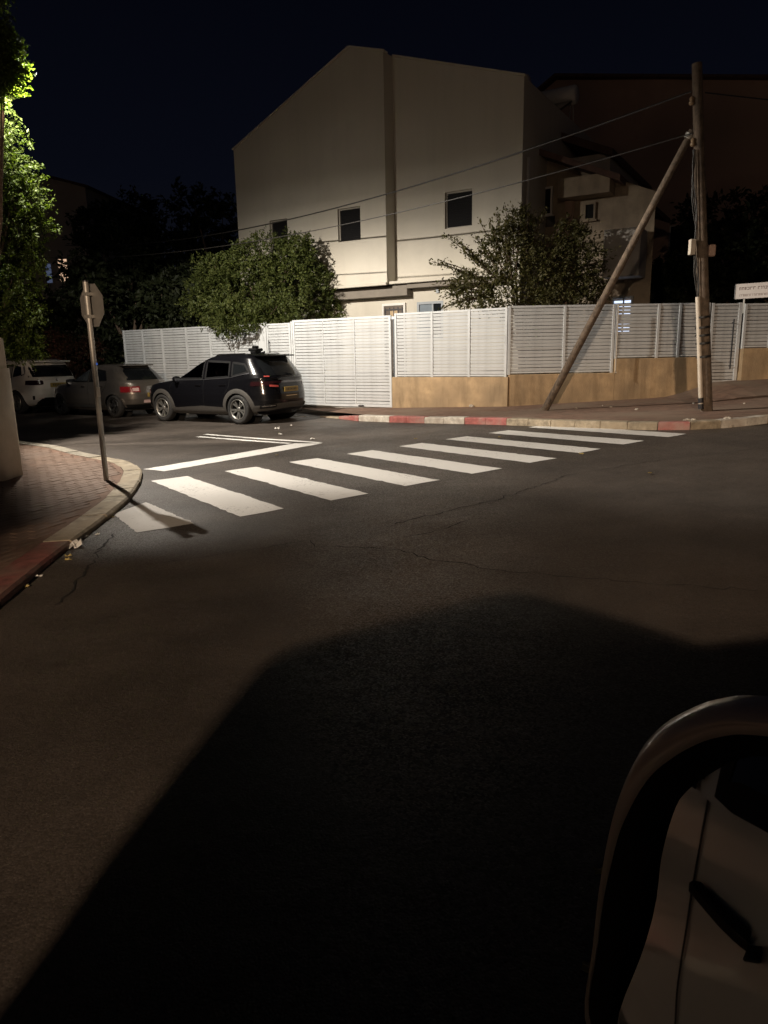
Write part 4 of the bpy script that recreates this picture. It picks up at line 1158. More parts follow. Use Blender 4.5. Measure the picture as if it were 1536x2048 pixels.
# ---------------- black SUV
def black_suv():
    tab = [(0.21, 2.02, -1.98, 0.80), (0.30, 2.16, -2.14, 0.875), (0.42, 2.23, -2.22, 0.915), (0.56, 2.25, -2.245, 0.93), (0.70, 2.24, -2.24, 0.932), (0.84, 2.19, -2.215, 0.925), (0.93, 2.08, -2.20, 0.915),
           (0.985, 1.85, -2.185, 0.905), (1.03, 1.45, -2.17, 0.893), (1.07, 1.08, -2.17, 0.878), (1.16, 0.87, -2.12, 0.85), (1.30, 0.57, -2.0, 0.80), (1.44, 0.27, -1.87, 0.75), (1.54, 0.03, -1.79, 0.705), (1.59, -0.13, -1.72, 0.67), (1.625, -0.32, -1.62, 0.60), (1.645, -0.55, -1.5, 0.47), (1.655, -0.85, -1.35, 0.2)]
    c = Car('black_suv', tab, 6.0, 3.4, (1.36, -1.32), 0.352, 0.415)
    P = car_paint('black_paint', (0.004, 0.004, 0.005), 0.0, 0.22)
    f1 = [(0.80, 1.085), (-0.17, 1.085), (-0.15, 1.50), (0.05, 1.49), (0.30, 1.38)]
    f2 = [(-0.27, 1.085), (-1.06, 1.12), (-1.02, 1.46), (-0.25, 1.50)]
    q = [(-1.16, 1.13), (-1.66, 1.22), (-1.50, 1.40), (-1.12, 1.45)]
    c.body(P, cut=[f1, f2])
    c.side(f1, SEETHRU, 'side_window'); c.side(f2, SEETHRU_D, 'side_window'); c.side(q, CARGLASS, 'quarter_window')
    for pl in (f1, f2, q): c.strip(pl, 0.05, TRIM, 'window_trim', closed=True)
    c.side([(0.98, 1.10), (0.83, 1.10), (0.32, 1.40), (0.38, 1.40)], TRIM, 'window_trim')
    c.strip([(0.85, 1.055), (-0.2, 1.06), (-1.1, 1.10), (-1.68, 1.2)], 0.014, DARK_METAL, 'belt_moulding', e=0.012)
    # windscreen and rear window
    c.end([(-0.68, 1.12), (0.68, 1.12), (0.56, 1.50), (-0.56, 1.50)], CARGLASS, 'windscreen', rear=False)
    c.end([(-0.70, 1.13), (0.70, 1.13), (0.60, 1.50), (-0.60, 1.50)], CARGLASS, 'rear_window')
    MB().cbox(-1.90, -1.6, -0.60, 0.60, 1.57, 1.605, 0.015).build('spoiler', P, c.th)
    # doors: shut lines and handles
    for xs_ in ([(0.98, 0.42), (1.0, 0.9), (0.84, 1.06)], [(-0.2, 0.40), (-0.22, 1.06)], [(-0.93, 0.72), (-1.08, 0.9), (-1.1, 1.1)]): c.strip(xs_, 0.010, TRIM, 'shut_line', e=0.003)
    for x in (-0.02, -0.86): 
        for sd in (1, -1):
            y = c.Y(x, 0.93)
            MB().cbox(x - 0.1, x + 0.1, sd * (y + 0.015) - 0.012, sd * (y + 0.015) + 0.012, 0.915, 0.945, 0.006).build('door_handle', P, c.th)
    # grey lower cladding
    c.arch(CLAD, 0.075, 0.014)
    c.side([(0.93, 0.23), (-0.90, 0.23), (-0.90, 0.40), (-0.1, 0.43), (0.93, 0.37)], CLAD, 'sill_cladding', e=0.014)
    c.wrap(122, 180, 0.30, 0.44, CLAD, 'bumper_cladding', e=0.016, slope=0.06)
    c.wrap(131, 160, 0.37, 0.45, TRIM, 'fog_lamp_recess', e=0.022, slope=0.02)
    c.wrap(134, 158, 0.41, 0.428, CHROME, 'fog_lamp_bezel', e=0.028, slope=0.02)
    c.wrap(0, 60, 0.28, 0.42, CLAD, 'bumper_cladding', e=0.016)
    # lights
    c.wrap(118, 158, 0.90, 1.0, TAIL_D, 'tail_lamp', e=0.009)
    c.wrap(150, 166, 0.88, 0.925, REFL_P, 'tail_lamp_element', e=0.018, slope=-0.02, sides=(1,))
    c.end([(-0.55, 0.955), (0.55, 0.955), (0.55, 1.0), (-0.55, 1.0)], TAIL_D, 'light_bar', e=0.012)
    c.wrap(0 + 28, 62, 0.78, 0.9, CARGLASS, 'headlamp', e=0.008)
    o = c.wrap(139, 151, 1.105, 1.13, REFL_P, 'brake_light', e=0.012, sides=(1,))
    c.plate(0.0, 0.80, 0.5, 0.115)
    c.end([(-0.2, 0.645), (0.2, 0.645), (0.2, 0.655), (-0.2, 0.655)], CHROME, 'badge_strip', e=0.01)
    c.mirror(0.72, 1.07, P)
    c.rails(-0.35, -1.5, 0.585, 1.605, TRIM, 0.04)
    MB().add([(-1.45, -0.02, 1.64), (-1.25, -0.02, 1.65), (-1.47, -0.005, 1.70), (-1.45, 0.02, 1.64), (-1.25, 0.02, 1.65), (-1.47, 0.005, 1.70)], [(0, 1, 2), (3, 4, 5), (0, 2, 5, 3), (1, 4, 5, 2)]).build('aerial', P, c.th)
    c.wheels(RIM_S, 5)
    for y in (-0.37, 0.37):
        for x in (0.05, -0.85):
            MB().cbox(x - 0.28, x + 0.25, y - 0.24, y + 0.24, 0.42, 0.62, 0.05).cbox(x - 0.36, x - 0.2, y - 0.23, y + 0.23, 0.55, 1.12, 0.05).cbox(x - 0.36, x - 0.24, y - 0.13, y + 0.13, 1.14, 1.33, 0.04).build('seat', SEATM, c.th)
    MB().cbox(0.62, 0.95, -0.75, 0.75, 0.7, 1.04, 0.05).build('dashboard', SEATM, c.th)
    c.place((-3.38, 17.02), HEAD)
    setp(c.th, 'black SUV with grey wheel arches parked nearest in front of the white gate', 'car', 'cars parked along the fence')
    return c
suv = black_suv()
# dark lump seen on its roof
sx = suv.th.matrix_basis @ Vector((-1.12, -0.05, 1.645))
t_ = empty('roof_box', sx, suv.th.rotation_euler.z); setp(t_, 'small dark faceted box sitting on the roof of the black SUV', 'box')
MB().cbox(-0.10, 0.10, -0.12, 0.12, 0.0, 0.13, 0.03).build('case', TRIM, t_)
MB().cbox(-0.13, 0.13, -0.14, 0.14, 0.06, 0.13, 0.02).build('brim', TRIM, t_)
MB().cbox(-0.07, 0.07, -0.08, 0.08, 0.13, 0.19, 0.025).build('lid', TRIM, t_)

# ---------------- grey brown hatchback
def hatch():
    tab = [(0.19, 1.80, -1.72, 0.74), (0.27, 1.93, -1.88, 0.82), (0.38, 2.0, -1.965, 0.855), (0.52, 2.02, -1.995, 0.87), (0.66, 2.01, -1.995, 0.872), (0.78, 1.95, -1.97, 0.865), (0.86, 1.80, -1.95, 0.855), (0.91, 1.50, -1.925, 0.845), (0.95, 1.18, -1.90, 0.832),
           (0.99, 0.98, -1.86, 0.815), (1.1, 0.74, -1.74, 0.765), (1.22, 0.47, -1.58, 0.71), (1.34, 0.18, -1.40, 0.655), (1.42, -0.05, -1.27, 0.61), (1.455, -0.2, -1.17, 0.56), (1.475, -0.38, -1.02, 0.44), (1.482, -0.5, -0.85, 0.2)]
    c = Car('hatchback', tab, 5.0, 3.0, (1.27, -1.25), 0.315, 0.365)
    P = car_paint('bronze_grey_paint', (0.125, 0.11, 0.095), 0.5, 0.32)
    c.body(P)
    f1 = [(0.68, 1.0), (-0.15, 1.0), (-0.13, 1.36), (0.04, 1.34)]; f2 = [(-0.22, 1.0), (-1.0, 1.03), (-0.85, 1.28), (-0.21, 1.36)]
    c.side(f1, pmat('lit_side_glass', (0.05, 0.055, 0.055), 0.03, spec=1.0), 'side_window'); c.side(f2, CARGLASS, 'side_window')
    for pl in (f1, f2): c.strip(pl, 0.035, TRIM, 'window_trim', closed=True)
    c.end([(-0.62, 1.03), (0.62, 1.03), (0.50, 1.36), (-0.50, 1.36)], CARGLASS, 'rear_window')
    c.end([(-0.62, 1.03), (0.62, 1.03), (0.50, 1.34), (-0.50, 1.34)], CARGLASS, 'windscreen', rear=False)
    MB().cbox(-1.42, -1.15, -0.52, 0.52, 1.41, 1.445, 0.012).build('spoiler', P, c.th)
    c.arch(P, 0.03, 0.01)
    for xs_ in ([(0.85, 0.3), (0.87, 0.86), (0.75, 0.97)], [(-0.18, 0.3), (-0.19, 0.98)], [(-0.8, 0.66), (-0.98, 0.85), (-1.0, 1.0)]): c.strip(xs_, 0.010, TRIM, 'shut_line', e=0.003)
    for x in (0.02, -0.78):
        for sd in (1, -1):
            y = c.Y(x, 0.85)
            MB().cbox(x - 0.09, x + 0.09, sd * (y + 0.012) - 0.012, sd * (y + 0.012) + 0.012, 0.84, 0.868, 0.006).build('door_handle', CHROME, c.th)
    c.wrap(122, 160, 0.70, 0.86, TAIL, 'tail_lamp', e=0.010)
    c.wrap(146, 158, 0.73, 0.82, REFL, 'tail_lamp_element', e=0.016)
    c.wrap(30, 60, 0.66, 0.8, REFL, 'headlamp', e=0.01)
    c.wrap(120, 180, 0.22, 0.36, TRIM, 'bumper_skirt', e=0.008)
    c.wrap(165, 176, 0.40, 0.48, REFL, 'bumper_reflector', e=0.012)
    c.side([(0.86, 0.26), (-0.84, 0.26), (-0.84, 0.34), (0.86, 0.34)], CLAD, 'sill_cladding', e=0.01)
    c.plate(0.0, 0.62, 0.5, 0.115)
    MB().lathe([(0.001, 0), (0.04, 0), (0.045, 0.006), (0.001, 0.012)], 16, 'X', (c.X(0, 0.8) - 0.015, 0, 0.82)).build('badge', CHROME, c.th)
    c.mirror(0.66, 0.99, P)
    c.wheels(RIM_D, 5, 0.19, True)
    c.place((-7.45, 20.0), HEAD)
    setp(c.th, 'bronze grey hatchback parked between the black SUV and the white car', 'car', 'cars parked along the fence')
hatch()

# ---------------- white crossover
def white_suv():
    tab = [(0.21, 2.0, -1.95, 0.78), (0.30, 2.15, -2.12, 0.87), (0.44, 2.23, -2.22, 0.915), (0.60, 2.25, -2.25, 0.925), (0.76, 2.24, -2.245, 0.925), (0.90, 2.18, -2.22, 0.915), (0.99, 2.0, -2.195, 0.90), (1.04, 1.55, -2.175, 0.888), (1.08, 1.15, -2.15, 0.872),
           (1.18, 0.93, -2.10, 0.84), (1.32, 0.62, -2.01, 0.79), (1.46, 0.30, -1.91, 0.735), (1.55, 0.08, -1.84, 0.69), (1.60, -0.1, -1.79, 0.64), (1.63, -0.3, -1.7, 0.56), (1.65, -0.6, -1.5, 0.4), (1.655, -0.85, -1.3, 0.2)]
    c = Car('white_crossover', tab, 5.5, 3.2, (1.37, -1.33), 0.355, 0.42)
    P = car_paint('white_car_paint', (0.58, 0.55, 0.50), 0.0, 0.35)
    c.body(P)
    f1 = [(0.85, 1.09), (-0.15, 1.09), (-0.13, 1.50), (0.1, 1.48)]; f2 = [(-0.24, 1.09), (-1.1, 1.11), (-1.08, 1.46), (-0.23, 1.50)]; q = [(-1.2, 1.14), (-1.62, 1.2), (-1.5, 1.42), (-1.2, 1.46)]
    for pl, mt in ((f1, CARGLASS), (f2, pmat('hazy_glass', (0.20, 0.19, 0.17), 0.3)), (q, CARGLASS)):
        c.side(pl, mt, 'side_window'); c.strip(pl, 0.04, TRIM, 'window_trim', closed=True)
    c.strip([(-1.62, 1.17), (-1.76, 1.22), (-1.64, 1.45)], 0.03, CHROME, 'window_brightwork', e=0.014)
    c.end([(-0.74, 1.12), (0.74, 1.12), (0.62, 1.47), (-0.62, 1.47)], CARGLASS, 'rear_window')
    c.end([(-0.7, 1.14), (0.7, 1.14), (0.58, 1.5), (-0.58, 1.5)], CARGLASS, 'windscreen', rear=False)
    MB().cbox(-2.0, -1.68, -0.62, 0.62, 1.56, 1.605, 0.015).build('spoiler', P, c.th)
    c.arch(P, 0.035, 0.012)
    for xs_ in ([(1.0, 0.4), (1.02, 0.9), (0.88, 1.07)], [(-0.19, 0.38), (-0.2, 1.07)], [(-0.95, 0.74), (-1.12, 0.92), (-1.14, 1.1)]): c.strip(xs_, 0.010, TRIM, 'shut_line', e=0.003)
    for x in (0.0, -0.9):
        for sd in (1, -1):
            y = c.Y(x, 0.97)
            MB().cbox(x - 0.1, x + 0.1, sd * (y + 0.014) - 0.012, sd * (y + 0.014) + 0.012, 0.955, 0.985, 0.006).build('door_handle', P, c.th)
    for sd in (1, -1):
        c.end([(sd * 0.44, 0.90), (sd * 0.50, 0.885), (sd * 0.78, 0.885), (sd * 0.80, 0.93), (sd * 0.80, 0.995), (sd * 0.76, 1.025), (sd * 0.50, 1.025), (sd * 0.44, 1.005)], TAIL_D, 'tail_lamp', e=0.012)
    c.wrap(124, 150, 0.89, 1.02, TAIL_D, 'tail_lamp_wrap', e=0.008)
    c.plate(0.0, 0.87, 0.52, 0.13)
    MB().lathe([(0.001, 0), (0.04, 0), (0.045, 0.006), (0.001, 0.012)], 16, 'X', (c.X(0, 1.02) - 0.012, 0, 1.02)).build('badge', CHROME, c.th)
    c.end([(-0.62, 0.22), (0.62, 0.22), (0.62, 0.36), (0.5, 0.5), (-0.5, 0.5), (-0.62, 0.36)], TRIM, 'rear_diffuser', e=0.012)
    c.wrap(137, 142, 0.44, 0.56, TRIM, 'bumper_slot', e=0.009, cols=3)
    c.wrap(150, 160, 0.47, 0.5, REFL, 'bumper_reflector', e=0.012)
    c.side([(0.92, 0.24), (-0.88, 0.24), (-0.88, 0.38), (0.92, 0.38)], TRIM, 'sill_cladding', e=0.012)
    c.wrap(28, 60, 0.80, 0.9, CARGLASS, 'headlamp', e=0.008)
    c.mirror(0.75, 1.08, P)
    c.rails(-0.3, -1.45, 0.565, 1.605, CHROME, 0.05)
    c.wheels(RIM_S, 5, 0.22, False)
    c.place((-11.25, 22.2), Vector((-0.80, 0.60)))
    setp(c.th, 'white crossover parked farthest up the street beside the pillar', 'car', 'cars parked along the fence')
white_suv()

# ------------------------------------------------------------------ trees
def leaf_mesh(name, pts, dirs, size, rnd, droop=0.2):
    """one folded leaf (two quads) per point; numpy arrays (n,3)"""
    n = len(pts)
    d = dirs + rnd.normal(0, 0.55, (n, 3)); d[:, 2] -= droop
    d /= np.linalg.norm(d, axis=1)[:, None] + 1e-9
    up = rnd.normal(0, 1, (n, 3)); up[:, 2] += 0.8
    s = np.cross(d, up); s /= np.linalg.norm(s, axis=1)[:, None] + 1e-9
    nn = np.cross(s, d)
    L_ = size * rnd.uniform(0.65, 1.3, n)[:, None]; W = L_ * rnd.uniform(0.38, 0.55, n)[:, None]
    base = pts - d * L_ * 0.5; tip = pts + d * L_ * 0.5
    l = pts + s * W * 0.5 + nn * W * 0.18; r = pts - s * W * 0.5 + nn * W * 0.18
    v = np.stack([base, l, tip, r], 1).reshape(-1, 3)
    me = bpy.data.meshes.new(name)
    me.vertices.add(4 * n); me.vertices.foreach_set('co', v.ravel())
    me.loops.add(6 * n); me.polygons.add(2 * n)
    idx = (np.arange(n) * 4)[:, None] + np.array([0, 1, 2, 0, 2, 3])[None]
    me.loops.foreach_set('vertex_index', idx.ravel().astype(np.int32))
    me.polygons.foreach_set('loop_start', np.arange(0, 6 * n, 3, dtype=np.int32))
    me.polygons.foreach_set('loop_total', np.full(2 * n, 3, dtype=np.int32))
    me.update(calc_edges=True); me.validate()
    return me

def sprigs(blobs, n_sprig, per, spread, seed, shell=0.45):
    """points of leaves clustered in sprigs spread through ellipsoid blobs [(c, (rx,ry,rz))]"""
    rnd = np.random.default_rng(seed)
    vol = np.array([b[1][0] * b[1][1] * b[1][2] for b in blobs]) ** 0.75; vol /= vol.sum()
    P = []; D = []
    for (c, r), f in zip(blobs, vol):
        m = max(3, int(n_sprig * f))
        u = rnd.normal(0, 1, (m, 3)); u /= np.linalg.norm(u, axis=1)[:, None]
        rad = shell + (1 - shell) * rnd.uniform(0, 1, m) ** 0.6
        rad *= 1 + 0.22 * np.sin(u[:, 0] * 5 + c[0] * 3) * np.sin(u[:, 2] * 6 + c[2] * 2) + rnd.normal(0, 0.06, m)
        ctr = np.array(c) + u * np.array(r) * rad[:, None]
        k = rnd.poisson(per, m) + 2
        for q, dd, kk in zip(ctr, u, k):
            ax = dd * 0.6 + rnd.normal(0, 0.6, 3); ax /= np.linalg.norm(ax)
            t = rnd.uniform(-1, 1, kk)
            P.append(q + ax[None] * (t * spread)[:, None] + rnd.normal(0, spread * 0.3, (kk, 3)))
            D.append(np.repeat(ax[None], kk, 0) + dd[None] * 0.4)
    return np.concatenate(P), np.concatenate(D), rnd

def branchy(base, tips, r0, seed, sub=3):
    """trunk with limbs: from base up, then to each tip with a bend"""
    rnd = random.Random(seed)
    m = MB()
    base = Vector(base)
    for tp, zf in tips:
        tp = Vector(tp); st = Vector((base.x, base.y, 0)) * 1 + Vector((0, 0, 0)); st.z = zf
        mid = st.lerp(tp, 0.5) + Vector((rnd.uniform(-.15, .15), rnd.uniform(-.15, .15), 0.15))
        m.tube([st, st.lerp(mid, 0.5), mid, mid.lerp(tp, 0.5), tp], [r0 * 0.6, r0 * 0.45, r0 * 0.32, r0 * 0.2, r0 * 0.07], 7)
    return m

def tree(name, base, h_trunk, r0, blobs, n_sprig, per, spread, leaf, mat, label, seed, cat='tree', group=None, shell=0.45, extra_tips=(), stuff=True, droop=0.2, holes=()):
    th = empty(name, base); setp(th, label, cat, group)
    b = Vector(base)
    loc = [(tuple(np.array(c) - np.array(base)), r) for c, r in blobs]
    rnd = random.Random(seed)
    tm = MB()
    tpts = [(0, 0, -0.1)] + [(rnd.uniform(-.06, .06) * i, rnd.uniform(-.06, .06) * i, h_trunk * i / 4) for i in range(1, 5)]
    tm.tube(tpts, [r0 * 1.25, r0, r0 * 0.9, r0 * 0.8, r0 * 0.7], 10)
    tips = [((c[0], c[1], c[2] + r[2] * 0.3), h_trunk * rnd.uniform(0.6, 0.98)) for c, r in loc]
    bm_ = branchy((0, 0, 0), tips, r0, seed)
    b0 = len(tm.v)
    tm.add(bm_.v, bm_.f, True)
    tm.build('trunk', BARK, th)
    P, D, g = sprigs(loc, n_sprig, per, spread, seed, shell)
    if len(extra_tips):
        tw = MB()
        for (a, q) in extra_tips:
            a = np.array(a) - np.array(base); q = np.array(q) - np.array(base)
            tw.tube([a, a * 0.5 + q * 0.5 + np.array([0, 0, 0.06]), q], [0.02, 0.012, 0.004], 6)
            t = g.uniform(0.15, 1.02, 60)
            pp = a[None] + (q - a)[None] * t[:, None] + g.normal(0, 0.05, (60, 3)); pp[:, 2] += 0.06 * 4 * t * (1 - t) * 0.5
            P = np.concatenate([P, pp]); D = np.concatenate([D, np.repeat(((q - a) / np.linalg.norm(q - a))[None], 60, 0)])
        tw.build('twigs', BARK, th)
    for (a_, q_, rad_) in holes:      # gaps between sprigs
        a_ = np.array(a_) - np.array(base); q_ = np.array(q_) - np.array(base); u_ = (q_ - a_) / np.linalg.norm(q_ - a_)
        w_ = P - a_[None]; dist = np.linalg.norm(w_ - (w_ @ u_)[:, None] * u_[None], axis=1)
        ok = dist > rad_; P = P[ok]; D = D[ok]
    me = leaf_mesh('crown', P, D, leaf, g, droop)
    o = obj('crown', me, mat, th)
    return th

LEAF_HOT = leaf_mat('ficus_leaf', (0.038, 0.06, 0.012), (0.066, 0.086, 0.017), 0.3)
LEAF_MID = leaf_mat('citrus_leaf', (0.045, 0.062, 0.016), (0.085, 0.095, 0.026), 0.25)
LEAF_DRY = leaf_mat('oleander_leaf', (0.055, 0.055, 0.022), (0.10, 0.088, 0.035), 0.25)
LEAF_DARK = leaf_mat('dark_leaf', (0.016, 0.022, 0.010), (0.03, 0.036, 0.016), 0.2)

# tall columnar tree by the lamp, at the left edge of the picture
rnd = random.Random(8)
bl = []
prof = [(z_, x_ - 0.12, r_) for z_, x_, r_ in [(1.75, -6.05, 0.42), (2.25, -6.0, 0.5), (2.75, -6.02, 0.52), (3.2, -5.98, 0.52), (3.65, -5.88, 0.56), (4.1, -5.86, 0.56), (4.55, -5.9, 0.54), (5.0, -5.92, 0.5), (5.5, -6.0, 0.45), (6.1, -6.15, 0.5), (6.8, -6.15, 0.55), (7.5, -6.3, 0.6)]]
for z, x, r in prof:
    bl.append(((x - (0.08 if 4.8 < z < 5.8 else 0), 12.5 + rnd.uniform(-0.12, 0.12), z), (r, 0.45, 0.36)))
    bl.append(((x - 0.8, 12.2 + rnd.uniform(-0.3, 0.1), z + 0.2), (0.75, 0.6, 0.5)))
# the limb that reaches out in front of the lamp and shades the road
for rep in range(3):
    for x, z, r in ((-6.5, 5.4, 0.45), (-6.0, 5.3, 0.42), (-5.6, 5.28, 0.36), (-5.25, 5.3, 0.36), (-5.4, 5.3, 0.34), (-5.8, 5.3, 0.36), (-6.2, 5.75, 0.35), (-5.15, 5.62, 0.22), (-5.5, 5.1, 0.2)):
        bl.append(((x, 11.05, z + 0.16), (r, 0.27, 0.28)))
for x, z, r in ((-6.3, 6.3, 0.5), (-5.7, 6.45, 0.42), (-5.35, 6.7, 0.4), (-5.8, 7.0, 0.5)):
    bl.append(((x, 11.3, z), (r, 0.35, 0.3)))
KS = 1.149
bl = [((c[0] * KS, c[1] * KS, CAMZ + (c[2] - CAMZ) * KS), tuple(k * KS for k in r)) for c, r in bl]
tree('columnar_tree', (-7.7, 13.9, gz(-7.7) + PH), 2.2, 0.11, bl, 11500, 9, 0.09, 0.07, LEAF_HOT, 'tall dense tree at the left edge, leaves lit yellow green by the street lamp', 5, shell=0.2, holes=[(LAMP_A['pos'], (-1.5, 4.2, 0), 0.02)])
# round citrus tree that hangs over the fence
bl = [((-3.7, 20.75, 3.35), (1.35, 1.0, 1.1)), ((-4.75, 20.9, 3.15), (0.85, 0.9, 0.8)), ((-2.55, 20.55, 3.55), (0.95, 0.9, 1.15)), ((-3.3, 20.6, 4.15), (1.0, 0.8, 0.65)), ((-4.15, 20.1, 2.55), (0.62, 0.55, 0.55)), ((-2.2, 20.5, 4.3), (0.5, 0.6, 0.55)), ((-3.0, 20.3, 2.75), (0.8, 0.5, 0.6)), ((-4.6, 20.6, 3.9), (0.55, 0.6, 0.45)), ((-1.75, 20.9, 3.3), (0.5, 0.5, 0.8)), ((-1.45, 21.2, 2.75), (0.4, 0.4, 0.5))]
bl = [((c[0] * 1.075, c[1] * 1.075, CAMZ + (c[2] - CAMZ) * 1.075), tuple(k * 1.075 for k in r)) for c, r in bl]
bl += [((-4.2, 20.75, 2.62), (0.62, 0.5, 0.5)), ((-3.75, 20.6, 2.45), (0.4, 0.35, 0.33)), ((-3.0, 21.3, 2.75), (0.8, 0.5, 0.5)), ((-4.75, 21.4, 2.9), (0.7, 0.5, 0.5))]
tree('citrus_tree', (-3.7, 22.5, 0.1), 1.9, 0.12, bl, 4600, 8, 0.10, 0.085, LEAF_MID, 'round bushy green tree overhanging the white fence above the black SUV', 6, shell=0.5)
# loose shrub tree in front of the house at the right
bl = [((3.2, 18.5, 3.9), (0.75, 0.6, 0.85)), ((2.3, 18.5, 3.1), (0.65, 0.5, 0.5)), ((4.1, 18.5, 3.5), (0.85, 0.6, 0.8)), ((5.0, 18.7, 3.6), (0.75, 0.6, 0.85)), ((3.0, 18.3, 2.8), (0.9, 0.5, 0.5)), ((4.4, 18.4, 2.7), (1.1, 0.5, 0.5)), ((5.4, 18.7, 2.9), (0.5, 0.5, 0.6)), ((3.45, 18.5, 4.6), (0.35, 0.35, 0.4)), ((4.75, 18.6, 4.35), (0.4, 0.4, 0.35))]
ex = []
rr = random.Random(21)
for (q) in [(1.45, 18.2, 3.72), (1.75, 18.2, 4.28), (1.55, 18.2, 3.25), (1.5, 18.3, 2.85), (2.5, 18.4, 4.6), (3.1, 18.4, 5.0), (3.5, 18.4, 5.05), (4.0, 18.5, 4.75), (4.7, 18.5, 4.8), (5.3, 18.6, 4.45), (5.7, 18.7, 3.7), (2.1, 18.3, 3.9), (2.9, 18.3, 4.75), (3.9, 18.4, 4.85), (5.0, 18.6, 4.75)]:
    ex.append(((3.4 + (q[0] - 3.4) * 0.35, 18.5, 3.0 + (q[2] - 3.0) * 0.3), q))
    for _ in range(2):
        q2 = (q[0] + rr.uniform(-0.25, 0.25), q[1], q[2] + rr.uniform(-0.3, 0.1))
        ex.append(((3.4 + (q2[0] - 3.4) * 0.5, 18.5, 3.0 + (q2[2] - 3.0) * 0.45), q2))
tree('shrub_tree', (3.6, 18.6, 0.3), 1.6, 0.09, bl, 2300, 6, 0.10, 0.085, LEAF_DRY, 'loose spiky branched tree behind the fence in front of the house', 7, shell=0.3, extra_tips=ex)
# dark trees behind the parked cars
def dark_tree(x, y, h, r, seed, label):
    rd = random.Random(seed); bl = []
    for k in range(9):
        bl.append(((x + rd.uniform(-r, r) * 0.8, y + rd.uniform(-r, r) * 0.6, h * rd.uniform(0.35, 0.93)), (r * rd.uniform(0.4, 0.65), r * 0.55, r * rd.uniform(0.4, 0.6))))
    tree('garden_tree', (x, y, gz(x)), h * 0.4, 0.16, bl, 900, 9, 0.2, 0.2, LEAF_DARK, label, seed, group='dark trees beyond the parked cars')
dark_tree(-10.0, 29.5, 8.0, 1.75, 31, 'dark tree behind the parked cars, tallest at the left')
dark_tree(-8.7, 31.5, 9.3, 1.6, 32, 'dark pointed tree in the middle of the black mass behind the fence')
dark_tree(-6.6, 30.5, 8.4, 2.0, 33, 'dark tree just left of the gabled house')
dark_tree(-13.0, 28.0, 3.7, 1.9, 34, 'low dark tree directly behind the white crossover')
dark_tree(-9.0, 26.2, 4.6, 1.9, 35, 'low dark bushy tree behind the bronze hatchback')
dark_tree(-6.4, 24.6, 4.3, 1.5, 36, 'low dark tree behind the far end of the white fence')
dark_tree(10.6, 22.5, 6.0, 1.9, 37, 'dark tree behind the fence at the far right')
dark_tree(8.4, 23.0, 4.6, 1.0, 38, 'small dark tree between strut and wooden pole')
# reddish shrub behind the hatchback
rd = random.Random(3)
tree('bougainvillea_bush', (-10.6, 24.6, -0.1), 0.8, 0.05, [((-10.6, 24.6, 1.5), (0.8, 0.5, 0.7)), ((-9.9, 24.6, 1.9), (0.5, 0.4, 0.5)), ((-10.9, 24.5, 2.1), (0.5, 0.4, 0.45))], 500, 7, 0.12, 0.1, leaf_mat('red_leaf', (0.10, 0.035, 0.03), (0.05, 0.045, 0.02), 0.2), 'dark reddish bush between the white crossover and the hatchback', 41, cat='bush')

# unseen tree added behind the viewer to keep the back lamp off the left footway
rd = random.Random(77); bl = []
for k in range(12):
    bl.append(((-4.6 + rd.uniform(-1.3, 1.2), -5.6 + rd.uniform(-0.8, 0.8), rd.uniform(1.9, 5.0)), (rd.uniform(0.6, 0.95), 0.7, rd.uniform(0.5, 0.8))))
tree('added_shade_tree', (-4.4, -5.6, gz(-4.4) + PH), 1.8, 0.13, bl, 1500, 9, 0.16, 0.15, LEAF_MID, 'unseen tree added behind the viewer to shade the left footway', 78)

